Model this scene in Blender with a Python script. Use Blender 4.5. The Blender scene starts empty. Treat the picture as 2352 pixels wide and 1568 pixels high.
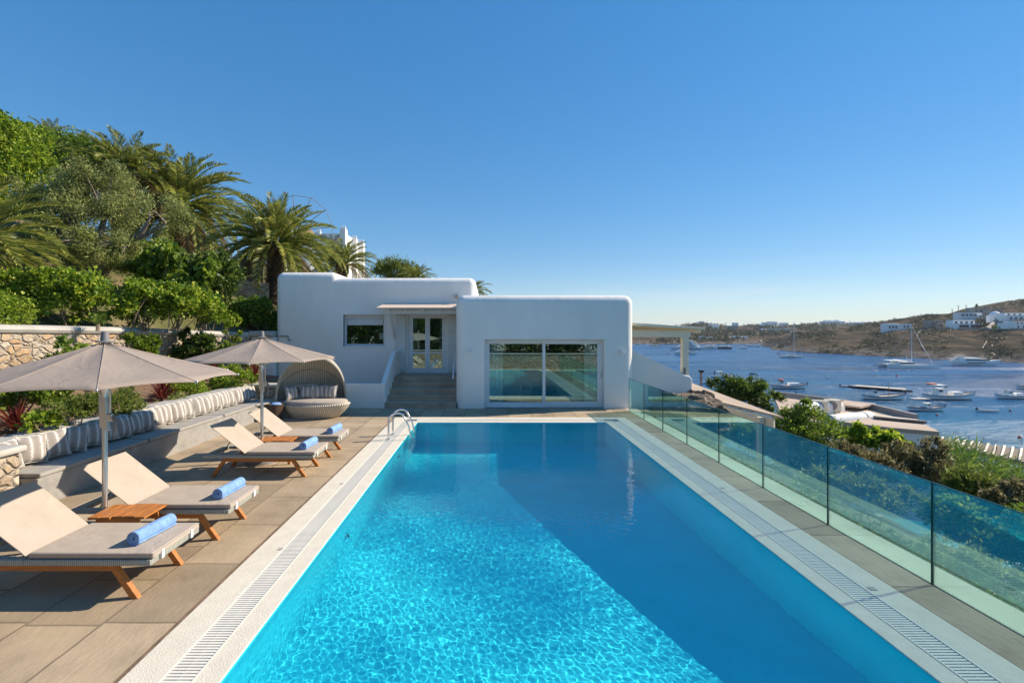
import bpy, math, random
import numpy as np
from mathutils import Vector, Matrix

# ------------------------------------------------------------------ camera, sky, sun, exposure
S = bpy.context.scene
COL = S.collection
H, F, VX, VY = 2.45, 1069.0, 1119.0, 758.0      # eye height, focal length and vanishing point in 2352 px units
cam = bpy.data.cameras.new('camera'); co = bpy.data.objects.new('camera', cam); COL.objects.link(co)
cam.sensor_width = 36; cam.lens = 36 * F / 2352
cam.shift_x = (1176 - VX) / 2352; cam.shift_y = (VY - 784) / 2352
cam.clip_start = .05; cam.clip_end = 8000
co.location = (0, 0, H); co.rotation_euler = (math.radians(90), 0, 0)
S.camera = co
SUN = Vector((1.4, .42, 1.0)).normalized()
EL = math.asin(SUN.z); AZ = math.atan2(SUN.x, SUN.y)
w = bpy.data.worlds.new('World'); S.world = w; w.use_nodes = True
nt = w.node_tree; nt.nodes.clear()
sky = nt.nodes.new('ShaderNodeTexSky'); sky.sky_type = 'NISHITA'; sky.sun_disc = False
sky.sun_elevation = EL; sky.sun_rotation = AZ; sky.air_density = 1.0; sky.dust_density = 0.0; sky.ozone_density = 4; sky.altitude = 20
bg = nt.nodes.new('ShaderNodeBackground'); bg.inputs[1].default_value = .182
wo = nt.nodes.new('ShaderNodeOutputWorld')
hs = nt.nodes.new('ShaderNodeHueSaturation'); hs.inputs['Saturation'].default_value = 1.85
ti = nt.nodes.new('ShaderNodeMixRGB'); ti.blend_type = 'MULTIPLY'; ti.inputs[0].default_value = 1; ti.inputs[2].default_value = (.93, .98, 1.08, 1)
gm = nt.nodes.new('ShaderNodeGamma'); gm.inputs[1].default_value = .5
nt.links.new(sky.outputs[0], gm.inputs[0]); nt.links.new(gm.outputs[0], hs.inputs['Color']); nt.links.new(hs.outputs[0], ti.inputs[1])
tcw = nt.nodes.new('ShaderNodeTexCoord'); mpw = nt.nodes.new('ShaderNodeMapping'); mpw.inputs['Scale'].default_value = (1.6, 1.6, 26); mpw.inputs['Rotation'].default_value = (0, math.radians(3), 0)
nzw = nt.nodes.new('ShaderNodeTexNoise'); nzw.inputs['Scale'].default_value = 1.5; nzw.inputs['Detail'].default_value = 5
nt.links.new(tcw.outputs['Generated'], mpw.inputs[0]); nt.links.new(mpw.outputs[0], nzw.inputs[0])
mrw = nt.nodes.new('ShaderNodeMapRange'); mrw.inputs[1].default_value = .48; mrw.inputs[2].default_value = .75; nt.links.new(nzw.outputs[0], mrw.inputs[0])
szw = nt.nodes.new('ShaderNodeSeparateXYZ'); nt.links.new(tcw.outputs['Generated'], szw.inputs[0])
mzw = nt.nodes.new('ShaderNodeMapRange'); mzw.inputs[1].default_value = .16; mzw.inputs[2].default_value = .02; mzw.inputs[4].default_value = .45; nt.links.new(szw.outputs[2], mzw.inputs[0])
muw = nt.nodes.new('ShaderNodeMath'); muw.operation = 'MULTIPLY'; nt.links.new(mrw.outputs[0], muw.inputs[0]); nt.links.new(mzw.outputs[0], muw.inputs[1])
cld = nt.nodes.new('ShaderNodeMixRGB'); cld.inputs[2].default_value = (2.6, 2.85, 3.0, 1)
nt.links.new(muw.outputs[0], cld.inputs[0]); nt.links.new(ti.outputs[0], cld.inputs[1]); nt.links.new(cld.outputs[0], bg.inputs[0])
nt.links.new(bg.outputs[0], wo.inputs[0])
sl = bpy.data.lights.new('sun', 'SUN'); sl.energy = 4.2; sl.angle = math.radians(.5); sl.color = (1, .87, .70)
so = bpy.data.objects.new('sun', sl); COL.objects.link(so); so.rotation_euler = SUN.to_track_quat('Z', 'Y').to_euler()
so.location = (40, 12, 40)
S.view_settings.view_transform = 'Standard'; S.view_settings.look = 'None'; S.view_settings.gamma = 1
S.view_settings.exposure = 0.74
S.render.engine = 'CYCLES'
cy = S.cycles
cy.use_denoising = True; cy.max_bounces = 10; cy.transparent_max_bounces = 16; cy.transmission_bounces = 8
cy.sample_clamp_indirect = 4; cy.sample_clamp_direct = 12; cy.blur_glossy = .5
sl.cycles.is_caustics_light = True
try: cy.denoiser = 'OPENIMAGEDENOISE'
except Exception: pass
R = math.radians
rnd = random.Random(7)

def at(px, py, Y): return Vector(((px - VX) * Y / F, Y, H - (py - VY) * Y / F))
SEA = -12.5
def sea(px, py): return at(px, py, F * (H - SEA) / (py - VY))
# ------------------------------------------------------------------ materials
MATS = {}
def nodes(name):
    m = bpy.data.materials.new(name); m.use_nodes = True
    t = m.node_tree; t.nodes.clear()
    o = t.nodes.new('ShaderNodeOutputMaterial'); b = t.nodes.new('ShaderNodeBsdfPrincipled')
    t.links.new(b.outputs[0], o.inputs[0]); MATS[name] = m
    return m, t, b, o
def N(t, kind, **kw):
    n = t.nodes.new('ShaderNode' + kind)
    for k, v in kw.items():
        if k.startswith('i_'):
            k = k[2:]; n.inputs[int(k) if k.isdigit() else k.replace('_', ' ')].default_value = v
        else: setattr(n, k, v)
    return n
def L(t, a, b): t.links.new(a, b)
def c4(c): return (c[0], c[1], c[2], 1)
def ramp(t, fac, stops):
    r = N(t, 'ValToRGB'); e = r.color_ramp.elements
    while len(e) < len(stops): e.new(.5)
    for i, (p, c) in enumerate(stops): e[i].position = p; e[i].color = c4(c)
    L(t, fac, r.inputs[0]); return r
def coords(t, scale=(1, 1, 1), rot=(0, 0, 0), kind='Object'):
    tc = N(t, 'TexCoord'); mp = N(t, 'Mapping'); mp.inputs['Scale'].default_value = scale; mp.inputs['Rotation'].default_value = rot
    L(t, tc.outputs[kind], mp.inputs[0]); return mp.outputs[0]
def bumpn(t, b, h, strength, dist):
    n = N(t, 'Bump'); n.inputs['Strength'].default_value = strength; n.inputs['Distance'].default_value = dist
    L(t, h, n.inputs['Height']); L(t, n.outputs[0], b.inputs['Normal']); return n
def mat(name, col, rough=.6, metal=0, var=.12, vs=3, bump=0, bs=60, bd=.01, spec=.4, stretch=(1, 1, 1), col2=None):
    m, t, b, o = nodes(name)
    b.inputs['Roughness'].default_value = rough; b.inputs['Metallic'].default_value = metal
    b.inputs['Specular IOR Level'].default_value = spec
    v = coords(t, stretch)
    n = N(t, 'TexNoise', i_Scale=vs, i_Detail=6); L(t, v, n.inputs[0])
    lo = [c * (1 - var) for c in col]; hi = [min(1, c * (1 + var)) for c in (col2 or col)]
    r = ramp(t, n.outputs[0], [(.3, lo), (.7, hi)]); L(t, r.outputs[0], b.inputs['Base Color'])
    if bump:
        n2 = N(t, 'TexNoise', i_Scale=bs, i_Detail=4); L(t, v, n2.inputs[0]); bumpn(t, b, n2.outputs[0], bump, bd)
    return m
def leafmat(name, stops, rough=.5, trans=.42):
    m, t, b, o = nodes(name)
    g = N(t, 'NewGeometry'); r = ramp(t, g.outputs['Random Per Island'], stops)
    L(t, r.outputs[0], b.inputs['Base Color']); b.inputs['Roughness'].default_value = rough
    b.inputs['Specular IOR Level'].default_value = .35
    tr = N(t, 'BsdfTranslucent'); hs = N(t, 'HueSaturation'); hs.inputs['Value'].default_value = 1.25
    L(t, r.outputs[0], hs.inputs['Color']); L(t, hs.outputs[0], tr.inputs[0])
    mx = N(t, 'MixShader'); mx.inputs[0].default_value = trans
    L(t, b.outputs[0], mx.inputs[1]); L(t, tr.outputs[0], mx.inputs[2]); L(t, mx.outputs[0], o.inputs[0])
    return m
def stonemat(name, sc, cols, mortar, bd=.05, flat=1):
    m, t, b, o = nodes(name); b.inputs['Roughness'].default_value = .85
    v = coords(t, (1, 1, 1.35 * flat))
    nz = N(t, 'TexNoise', i_Scale=sc * .9, i_Detail=2); L(t, v, nz.inputs[0])
    mixv = N(t, 'MixRGB', blend_type='ADD'); mixv.inputs[0].default_value = .16
    L(t, v, mixv.inputs[1]); L(t, nz.outputs['Color'], mixv.inputs[2])
    vo = N(t, 'TexVoronoi', i_Scale=sc); L(t, mixv.outputs[0], vo.inputs[0])
    ve = N(t, 'TexVoronoi', feature='DISTANCE_TO_EDGE', i_Scale=sc); L(t, mixv.outputs[0], ve.inputs[0])
    sep = N(t, 'SeparateColor'); L(t, vo.outputs['Color'], sep.inputs[0])
    cr = ramp(t, sep.outputs[0], [(i / (len(cols) - 1), c) for i, c in enumerate(cols)])
    n2 = N(t, 'TexNoise', i_Scale=sc * 5, i_Detail=6); L(t, v, n2.inputs[0])
    mul = N(t, 'MixRGB', blend_type='MULTIPLY'); mul.inputs[0].default_value = .8
    r2 = ramp(t, n2.outputs[0], [(.25, (.45, .43, .42)), (.75, (1.2, 1.2, 1.15))])
    L(t, cr.outputs[0], mul.inputs[1]); L(t, r2.outputs[0], mul.inputs[2])
    er = ramp(t, ve.outputs['Distance'], [(.02, (0, 0, 0)), (.07, (1, 1, 1))])
    mx = N(t, 'MixRGB'); mx.inputs[1].default_value = c4(mortar)
    L(t, er.outputs[0], mx.inputs[0]); L(t, mul.outputs[0], mx.inputs[2]); L(t, mx.outputs[0], b.inputs['Base Color'])
    ad = N(t, 'Math', operation='MULTIPLY_ADD'); ad.inputs[1].default_value = .35
    hr = ramp(t, ve.outputs['Distance'], [(.0, (0, 0, 0)), (.16, (1, 1, 1))])
    L(t, n2.outputs[0], ad.inputs[0]); L(t, hr.outputs[0], ad.inputs[2])
    bumpn(t, b, ad.outputs[0], .9, bd)
    return m
def pavermat(name, bw, rh, base, mort, off=.5):
    m, t, b, o = nodes(name); b.inputs['Roughness'].default_value = .75; b.inputs['Specular IOR Level'].default_value = .3
    tc = N(t, 'TexCoord'); sx = N(t, 'SeparateXYZ'); L(t, tc.outputs['Object'], sx.inputs[0])
    cb = N(t, 'CombineXYZ'); L(t, sx.outputs[1], cb.inputs[0]); L(t, sx.outputs[0], cb.inputs[1])
    nz = N(t, 'TexNoise', i_Scale=2.2, i_Detail=3); L(t, cb.outputs[0], nz.inputs[0])
    dm = N(t, 'MixRGB', blend_type='ADD'); dm.inputs[0].default_value = .03
    L(t, cb.outputs[0], dm.inputs[1]); L(t, nz.outputs['Color'], dm.inputs[2])
    br = N(t, 'TexBrick', offset=off, squash=.72, squash_frequency=3, offset_frequency=2); L(t, dm.outputs[0], br.inputs[0])
    br.inputs['Scale'].default_value = 1; br.inputs['Brick Width'].default_value = bw; br.inputs['Row Height'].default_value = rh
    br.inputs['Mortar Size'].default_value = .013; br.inputs['Mortar Smooth'].default_value = .3; br.inputs['Bias'].default_value = 0
    br.inputs['Color1'].default_value = c4([c * .78 for c in base]); br.inputs['Color2'].default_value = c4([c * 1.2 for c in base])
    br.inputs['Mortar'].default_value = c4(mort)
    n1 = N(t, 'TexNoise', i_Scale=1.6, i_Detail=8, i_Roughness=.65); L(t, tc.outputs['Object'], n1.inputs[0])
    r1 = ramp(t, n1.outputs[0], [(.28, (.72, .70, .68)), (.5, (1, 1, 1)), (.74, (1.22, 1.2, 1.16))])
    mu = N(t, 'MixRGB', blend_type='MULTIPLY'); mu.inputs[0].default_value = .9
    L(t, br.outputs[0], mu.inputs[1]); L(t, r1.outputs[0], mu.inputs[2]); L(t, mu.outputs[0], b.inputs['Base Color'])
    mp = N(t, 'Mapping'); mp.inputs['Scale'].default_value = (9, 3.2, 3); mp.inputs['Rotation'].default_value = (0, 0, .5); L(t, tc.outputs['Object'], mp.inputs[0])
    n2 = N(t, 'TexNoise', i_Scale=2.4, i_Detail=8, i_Roughness=.6); L(t, mp.outputs[0], n2.inputs[0])
    h = N(t, 'Math', operation='MULTIPLY_ADD'); h.inputs[1].default_value = -.9
    L(t, br.outputs['Fac'], h.inputs[0]); L(t, n2.outputs[0], h.inputs[2])
    bumpn(t, b, h.outputs[0], .5, .012)
    return m
def glassmat(name, tint, ior, edge=None, rough=0):
    m, t, b, o = nodes(name); t.nodes.remove(b)
    tr = N(t, 'BsdfTransparent'); tr.inputs[0].default_value = c4(tint)
    gl = N(t, 'BsdfGlossy'); gl.inputs['Roughness'].default_value = rough; gl.inputs[0].default_value = (.68, 1, .96, 1)
    lw = N(t, 'LayerWeight', i_Blend=.5); pw = N(t, 'Math', operation='POWER'); pw.inputs[1].default_value = 5; L(t, lw.outputs['Facing'], pw.inputs[0])
    fr = N(t, 'Math', operation='MULTIPLY_ADD'); fr.inputs[1].default_value = 1 - ior; fr.inputs[2].default_value = ior; L(t, pw.outputs[0], fr.inputs[0])
    mx = N(t, 'MixShader'); L(t, fr.outputs[0], mx.inputs[0]); L(t, tr.outputs[0], mx.inputs[1]); L(t, gl.outputs[0], mx.inputs[2]); L(t, mx.outputs[0], o.inputs[0])
    return m
def wickermat(name, col, sx, sz):
    m, t, b, o = nodes(name); b.inputs['Roughness'].default_value = .55
    tc = N(t, 'TexCoord'); a = N(t, 'TexWave', wave_type='BANDS', bands_direction='X', i_Scale=sx, i_Distortion=.6); L(t, tc.outputs['UV'], a.inputs[0])
    c = N(t, 'TexWave', wave_type='BANDS', bands_direction='Y', i_Scale=sz, i_Distortion=.6); L(t, tc.outputs['UV'], c.inputs[0])
    mu = N(t, 'Math', operation='MULTIPLY'); L(t, a.outputs[1], mu.inputs[0]); L(t, c.outputs[1], mu.inputs[1])
    ad = N(t, 'Math', operation='ADD'); L(t, a.outputs[1], ad.inputs[0]); L(t, mu.outputs[0], ad.inputs[1])
    r = ramp(t, ad.outputs[0], [(.1, [c_ * .60 for c_ in col]), (.6, col), (1, [min(1, c_ * 1.25) for c_ in col])])
    L(t, r.outputs[0], b.inputs['Base Color']); bumpn(t, b, ad.outputs[0], .8, .012)
    return m
mat('plaster', (.86, .83, .775), .85, var=.045, vs=1.1, bump=.35, bs=5, bd=.035, stretch=(1, 1, .45))
mat('cream_paint', (.86, .75, .57), .6, var=.05, vs=2)
mat('white_frame', (.76, .77, .77), .45, var=.03)
mat('shutter_paint', (.66, .68, .66), .5, var=.04)
mat('awning_cloth', (.66, .52, .42), .9, var=.06, vs=5, bump=.1, bs=200)
mat('grey_stone', (.27, .25, .23), .8, var=.18, vs=3, bump=.3, bs=14, bd=.01)
mat('step_stone', (.42, .335, .25), .8, var=.2, vs=2.5, bump=.3, bs=18, bd=.008)
m_, t_, b_, o_ = nodes('render_grey'); b_.inputs['Roughness'].default_value = .85
v_ = coords(t_); n_ = N(t_, 'TexNoise', i_Scale=1.3, i_Detail=8, i_Roughness=.7); L(t_, v_, n_.inputs[0])
L(t_, ramp(t_, n_.outputs[0], [(.32, (.24, .225, .205)), (.5, (.33, .315, .29)), (.58, (.27, .255, .235)), (.72, (.42, .40, .37))]).outputs[0], b_.inputs[0])
bumpn(t_, b_, n_.outputs[0], .2, .02)
mat('cap_stone', (.44, .42, .38), .8, var=.15, vs=2, bump=.3, bs=10, bd=.02)
stonemat('rubble', 4.5, [(.40, .27, .15), (.52, .45, .35), (.54, .34, .17), (.62, .55, .44), (.42, .33, .24), (.58, .46, .30)], (.44, .39, .33))
stonemat('rubble_far', 2.1, [(.42, .30, .19), (.48, .38, .26), (.50, .34, .20), (.55, .45, .32), (.40, .28, .18)], (.28, .22, .16), .09)
pavermat('pavers', .98, .64, (.40, .31, .208), (.25, .19, .13))
pavermat('pavers_strip', 1.55, 40, (.50, .395, .285), (.30, .24, .18), 0)
mat('coping', (.72, .665, .55), .8, var=.06, vs=6, bump=.55, bs=95, bd=.01)
mat('coping_smooth', (.76, .72, .62), .6, var=.04, vs=4)
mat('grate_plastic', (.80, .77, .69), .5, var=.04)
mat('channel', (.30, .28, .26), .8)
mat('concrete', (.52, .50, .44), .85, var=.12, vs=1.5, bump=.3, bs=12)
mat('pool_paint', (.055, .79, .90), .6, var=.05, vs=2, spec=.2)
mat('teak', (.44, .165, .04), .5, var=.28, vs=5, stretch=(1.2, 9, 9), bump=.15, bs=20)
mat('teak_y', (.44, .165, .04), .5, var=.28, vs=5, stretch=(9, 1.2, 9), bump=.15, bs=20)
mat('taupe_fabric', (.45, .385, .32), .9, var=.05, vs=4, bump=.12, bs=260, bd=.004)
mat('taupe_canopy', (.33, .27, .225), .9, var=.05, vs=3, bump=.1, bs=300, bd=.003)
mat('seat_fabric', (.34, .32, .285), .95, var=.07, vs=6, bump=.2, bs=220, bd=.004)
mat('towel', (.27, .46, .82), 1, var=.22, vs=16, bump=1, bs=320, bd=.008)
mat('aluminium', (.62, .63, .64), .28, metal=.9, var=.03)
mat('steel', (.72, .72, .72), .12, metal=1, var=.02)
mat('dark_plastic', (.10, .10, .105), .5)
mat('grey_plastic', (.22, .22, .225), .45)
wickermat('wicker', (.55, .56, .49), 17, 4)
wickermat('wicker_pod', (.60, .55, .45), 6.5, 12)
wickermat('wicker_brown', (.09, .05, .03), 12, 12)
mat('curtain', (.66, .74, .72), .9, var=.05)
mat('room_wall', (.30, .28, .26), .9)
mat('room_floor', (.16, .12, .09), .5)
glassmat('window_glass', (.80, .87, .87), .33)
glassmat('balustrade_glass', (.84, .965, .945), .33)
mat('glass_edge', (.02, .07, .06), .2)
mat('soil', (.20, .13, .08), .95, var=.35, vs=8, bump=.6, bs=25)
mat('bark', (.20, .16, .13), .9, var=.4, vs=5, bump=.8, bs=16, bd=.04, stretch=(2, 2, .6))
mat('palm_bark', (.075, .052, .035), .95, var=.55, vs=9, bump=1, bs=11, bd=.12, stretch=(1, 1, 1.6))
mat('twig', (.28, .21, .15), .9, var=.2)
leafmat('leaf_bright', [(0, (0.067, 0.132, 0.012)), (.5, (0.192, 0.299, 0.023)), (.9, (0.423, 0.509, 0.044)), (1, (0.600, 0.581, 0.076))])
leafmat('leaf_mid', [(0, (0.061, 0.116, 0.015)), (.6, (0.154, 0.244, 0.026)), (1, (0.367, 0.440, 0.054))])
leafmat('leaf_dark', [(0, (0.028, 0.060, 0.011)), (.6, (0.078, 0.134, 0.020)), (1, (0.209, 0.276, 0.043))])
leafmat('leaf_olive', [(0, (0.100, 0.120, 0.034)), (.5, (0.221, 0.251, 0.073)), (1, (0.485, 0.504, 0.171))])
leafmat('leaf_olive_dry', [(0, (0.078, 0.070, 0.031)), (.5, (0.171, 0.155, 0.070)), (1, (0.358, 0.310, 0.155))])
leafmat('leaf_rosemary', [(0, (0.066, 0.097, 0.019)), (.5, (0.143, 0.194, 0.032)), (1, (0.264, 0.310, 0.055))])
leafmat('leaf_scrub', [(0, (.018, .022, .010)), (.6, (.04, .048, .022)), (1, (.075, .08, .04))])
leafmat('leaf_red', [(0, (0.065, 0.010, 0.010)), (.5, (0.169, 0.033, 0.023)), (1, (0.312, 0.104, 0.065))])
leafmat('palm_leaf', [(0, (0.083, 0.109, 0.019)), (.5, (0.208, 0.243, 0.040)), (.85, (0.415, 0.413, 0.079)), (1, (0.600, 0.534, 0.139))], .4, .25)
leafmat('palm_dry', [(0, (0.112, 0.072, 0.032)), (.6, (0.256, 0.176, 0.080)), (1, (0.448, 0.336, 0.176))])
leafmat('flower_pink', [(0, (.5, .04, .14)), (1, (.75, .12, .22))])
leafmat('grass_blade', [(0, (0.070, 0.140, 0.021)), (1, (0.224, 0.308, 0.056))])
mat('boat_white', (.93, .90, .84), .85, spec=.1, var=.04)
mat('boat_blue', (.02, .035, .12), .4)
mat('boat_dark', (.03, .032, .04), .3)
mat('boat_grey', (.30, .31, .33), .4)
mat('boat_wood', (.30, .17, .08), .6)
def wrinkle(nm):
    m = MATS[nm]; t = m.node_tree; b = next(n for n in t.nodes if n.type == 'BSDF_PRINCIPLED'); old = b.inputs['Normal'].links[0].from_node
    v = coords(t, (1, 1, 1)); n = N(t, 'TexNoise', i_Scale=3.2, i_Detail=3, i_Distortion=1.2); L(t, v, n.inputs[0])
    k = N(t, 'Bump'); k.inputs['Strength'].default_value = .45; k.inputs['Distance'].default_value = .035; L(t, n.outputs[0], k.inputs['Height']); L(t, k.outputs[0], old.inputs['Normal'])
for nm in ('taupe_fabric', 'seat_fabric', 'taupe_canopy'): wrinkle(nm)
mat('boat_cream', (.60, .50, .38), .7)
mat('boat_window', (.02, .025, .03), .15)
mat('orange', (.75, .13, .03), .5)
mat('red_buoy', (.62, .05, .04), .5)
mat('mast', (.55, .55, .56), .4)
mat('far_white', (.90, .87, .82), .8, var=.05, vs=.2)
mat('far_stone', (.33, .29, .24), .9, var=.2, vs=.4)
mat('far_window', (.04, .05, .06), .3)
mat('roof_screed', (.52, .40, .30), .9, var=.12, vs=.6)
mat('parapet_grey', (.30, .28, .27), .9, var=.15, vs=1)
mat('rock', (.215, .165, .12), .95, var=.6, vs=3.2, bump=1, bs=9, bd=.08, stretch=(1, 1, 2.2))
mat('slat_wood', (.16, .125, .10), .8, var=.3, vs=6)
mat('navy_cloth', (.03, .05, .13), .8)
mat('skin', (.35, .2, .13), .6)
# ------------------------------------------------------------------ mesh helpers
class MB:
    def __init__(s): s.V = []; s.Fc = []; s.M = []; s.UV = None; s.mi = 0
    def add(s, vs, fs):
        k = len(s.V); s.V += [tuple(v) for v in vs]; s.Fc += [[i + k for i in f] for f in fs]; s.M += [s.mi] * len(fs); return s
    def hex8(s, p):
        return s.add(p, [(3, 2, 1, 0), (4, 5, 6, 7), (0, 1, 5, 4), (1, 2, 6, 5), (2, 3, 7, 6), (3, 0, 4, 7)])
    def box(s, x0, x1, y0, y1, z0, z1):
        return s.hex8([(x0, y0, z0), (x1, y0, z0), (x1, y1, z0), (x0, y1, z0), (x0, y0, z1), (x1, y0, z1), (x1, y1, z1), (x0, y1, z1)])
    def beam(s, p, q, wd, ht, up=(0, 0, 1)):
        p = Vector(p); q = Vector(q); d = (q - p).normalized(); u = Vector(up)
        r = d.cross(u)
        if r.length < 1e-5: r = d.cross(Vector((0, 1, 0)))
        r.normalize(); u = r.cross(d); r *= wd / 2; u *= ht / 2
        return s.hex8([p - r - u, p + r - u, q + r - u, q - r - u, p - r + u, p + r + u, q + r + u, q - r + u])
    def tube(s, pts, r, n=8, cap=True):
        pts = [Vector(p) for p in pts]; m = len(pts)
        rs = r if hasattr(r, '__len__') else [r] * m
        vs = []; prev = None
        for i, p in enumerate(pts):
            d = (pts[min(i + 1, m - 1)] - pts[max(i - 1, 0)]).normalized()
            if prev is None:
                a = d.cross(Vector((0, 0, 1)))
                if a.length < .05: a = d.cross(Vector((1, 0, 0)))
            else: a = prev - d * prev.dot(d)
            a.normalize(); prev = a; b = d.cross(a)
            for k in range(n):
                t = 2 * math.pi * k / n; vs.append(p + (a * math.cos(t) + b * math.sin(t)) * rs[i])
        fs = [(i * n + k, i * n + (k + 1) % n, (i + 1) * n + (k + 1) % n, (i + 1) * n + k) for i in range(m - 1) for k in range(n)]
        if cap: fs += [tuple(range(n - 1, -1, -1)), tuple((m - 1) * n + k for k in range(n))]
        return s.add(vs, fs)
    def lathe(s, prof, n=16, c=(0, 0, 0), sx=1, sy=1, cap=True):
        vs = []
        for r, z in prof:
            for k in range(n):
                t = 2 * math.pi * k / n; vs.append((c[0] + r * math.cos(t) * sx, c[1] + r * math.sin(t) * sy, c[2] + z))
        m = len(prof)
        fs = [(i * n + k, i * n + (k + 1) % n, (i + 1) * n + (k + 1) % n, (i + 1) * n + k) for i in range(m - 1) for k in range(n)]
        if cap: fs += [tuple(range(n - 1, -1, -1)), tuple((m - 1) * n + k for k in range(n))]
        return s.add(vs, fs)
    def prism(s, poly, axis, lo, hi):
        n = len(poly)
        def P(a, b, c): return {'y': (a, c, b), 'x': (c, a, b), 'z': (a, b, c)}[axis]
        vs = [P(a, b, lo) for a, b in poly] + [P(a, b, hi) for a, b in poly]
        fs = [tuple(range(n)), tuple(range(2 * n - 1, n - 1, -1))] + [(i, i + n, (i + 1) % n + n, (i + 1) % n) for i in range(n)]
        return s.add(vs, fs)
    def sheet(s, G, close=False):
        r = len(G); c = len(G[0]); vs = [p for row in G for p in row]
        fs = [(i * c + j, i * c + (j + 1) % c, (i + 1) * c + (j + 1) % c, (i + 1) * c + j) for i in range(r - 1) for j in range(c if close else c - 1)]
        return s.add(vs, fs)
    def ball(s, c, rx, ry=None, rz=None, n=12, m=8):
        ry = ry or rx; rz = rz or rx
        G = [[(c[0] + rx * math.sin(a) * math.cos(b), c[1] + ry * math.sin(a) * math.sin(b), c[2] + rz * math.cos(a))
              for b in [2 * math.pi * j / n for j in range(n)]] for a in [.03 + (math.pi - .06) * i / m for i in range(m + 1)]]
        s.sheet(G[::-1], True); k = len(s.V)
        s.Fc += [list(range(k - (m + 1) * n + n - 1, k - (m + 1) * n - 1, -1)), list(range(k - n, k))]; s.M += [s.mi] * 2
        return s
    def build(s, name, mats, parent=None, smooth=None, bevel=0, seg=2, loc=None):
        me = bpy.data.meshes.new(name); me.from_pydata(s.V, [], s.Fc)
        for m in ([mats] if isinstance(mats, str) else mats): me.materials.append(MATS[m])
        me.polygons.foreach_set('material_index', s.M)
        me.validate(); me.update()
        return link(name, me, parent, smooth, bevel, seg, loc)
def link(name, me, parent=None, smooth=None, bevel=0, seg=2, loc=None):
    o = bpy.data.objects.new(name, me); COL.objects.link(o)
    if smooth:
        me.shade_smooth(); me.set_sharp_from_angle(angle=R(smooth))
    if bevel:
        b = o.modifiers.new('bevel', 'BEVEL'); b.width = bevel; b.segments = seg; b.limit_method = 'ANGLE'; b.angle_limit = R(40)
    if parent:
        o.parent = parent; q = parent
        l = Vector((0, 0, 0))
        while q: l -= q.location if q.get('_w') else Vector((0, 0, 0)); q = q.parent
        o.location = l if parent.get('_w') else (0, 0, 0)
    if loc: o.location = loc
    return o
def uvbox(o, sx=1, sy=1):                    # planar uv from the face's two longest axes
    me = o.data; uv = me.uv_layers.new(name='uv')
    for p in me.polygons:
        n = p.normal; ax = max(range(3), key=lambda i: abs(n[i]))
        for li in p.loop_indices:
            v = me.vertices[me.loops[li].vertex_index].co
            a, b = {0: (v.y, v.z), 1: (v.x, v.z), 2: (v.x, v.y)}[ax]; uv.data[li].uv = (a * sx, b * sy)
    return o
def tag(o, label=None, cat=None, group=None, kind=None):
    if label: o['label'] = label; o['kind'] = 'thing'
    if cat: o['category'] = cat
    if group: o['group'] = group
    if kind: o['kind'] = kind
    return o
def thing(name, label, cat, loc=(0, 0, 0), rz=0, group=None, world=False):
    o = bpy.data.objects.new(name, None); COL.objects.link(o); o.empty_display_size = .2
    o.location = loc; o.rotation_euler = (0, 0, rz)
    if world: o['_w'] = 1                    # its parts are written in world coordinates
    tag(o, label, cat, group); o['kind'] = 'thing'; return o
def copy_tree(o, parent=None):
    c = o.copy(); COL.objects.link(c)
    if parent: c.parent = parent
    for ch in o.children: copy_tree(ch, c)
    return c
def struct(o): o['kind'] = 'structure'; return o
def rbox(x0, x1, y0, y1, z0, z1, r, seg=6):  # a box with rounded edges, as an evaluated mesh
    o = MB().box(x0, x1, y0, y1, z0, z1).build('tmp', 'plaster', bevel=r, seg=seg)
    return o
def bake(o):
    dg = bpy.context.evaluated_depsgraph_get(); me = bpy.data.meshes.new_from_object(o.evaluated_get(dg), depsgraph=dg)
    o.modifiers.clear(); o.data = me; return o
def boolean(o, cutters, op='DIFFERENCE'):
    for c in cutters:
        m = o.modifiers.new('b', 'BOOLEAN'); m.operation = op; m.object = c; m.solver = 'EXACT'
    bpy.context.view_layer.update(); bake(o)
    for c in cutters: bpy.data.objects.remove(c)
    return o
# ------------------------------------------------------------------ foliage helpers
def np_quads(name, V, mats, parent=None, mi=None, smooth=False):
    V = np.asarray(V, dtype=np.float32).reshape(-1, 3); n = len(V); me = bpy.data.meshes.new(name)
    me.vertices.add(n); me.vertices.foreach_set('co', V.ravel())
    me.loops.add(n); me.loops.foreach_set('vertex_index', np.arange(n, dtype=np.int32))
    me.polygons.add(n // 4); me.polygons.foreach_set('loop_start', np.arange(0, n, 4, dtype=np.int32))
    for m in ([mats] if isinstance(mats, str) else mats): me.materials.append(MATS[m])
    if mi is not None: me.polygons.foreach_set('material_index', np.asarray(mi, dtype=np.int32))
    me.update(calc_edges=True)
    return link(name, me, parent)
def unit(a): return a / (np.linalg.norm(a, axis=-1, keepdims=True) + 1e-9)
def leafquads(P, D, Ln, Wd, rg, fold=.25):
    Nn = unit(np.cross(D, rg.normal(size=D.shape))); Sd = np.cross(D, Nn)
    Ln = np.asarray(Ln).reshape(-1, 1); Wd = np.asarray(Wd).reshape(-1, 1)
    mid = P + D * Ln * .45 + Nn * Wd * fold
    return np.stack([P, mid + Sd * Wd, P + D * Ln, mid - Sd * Wd], 1)
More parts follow.
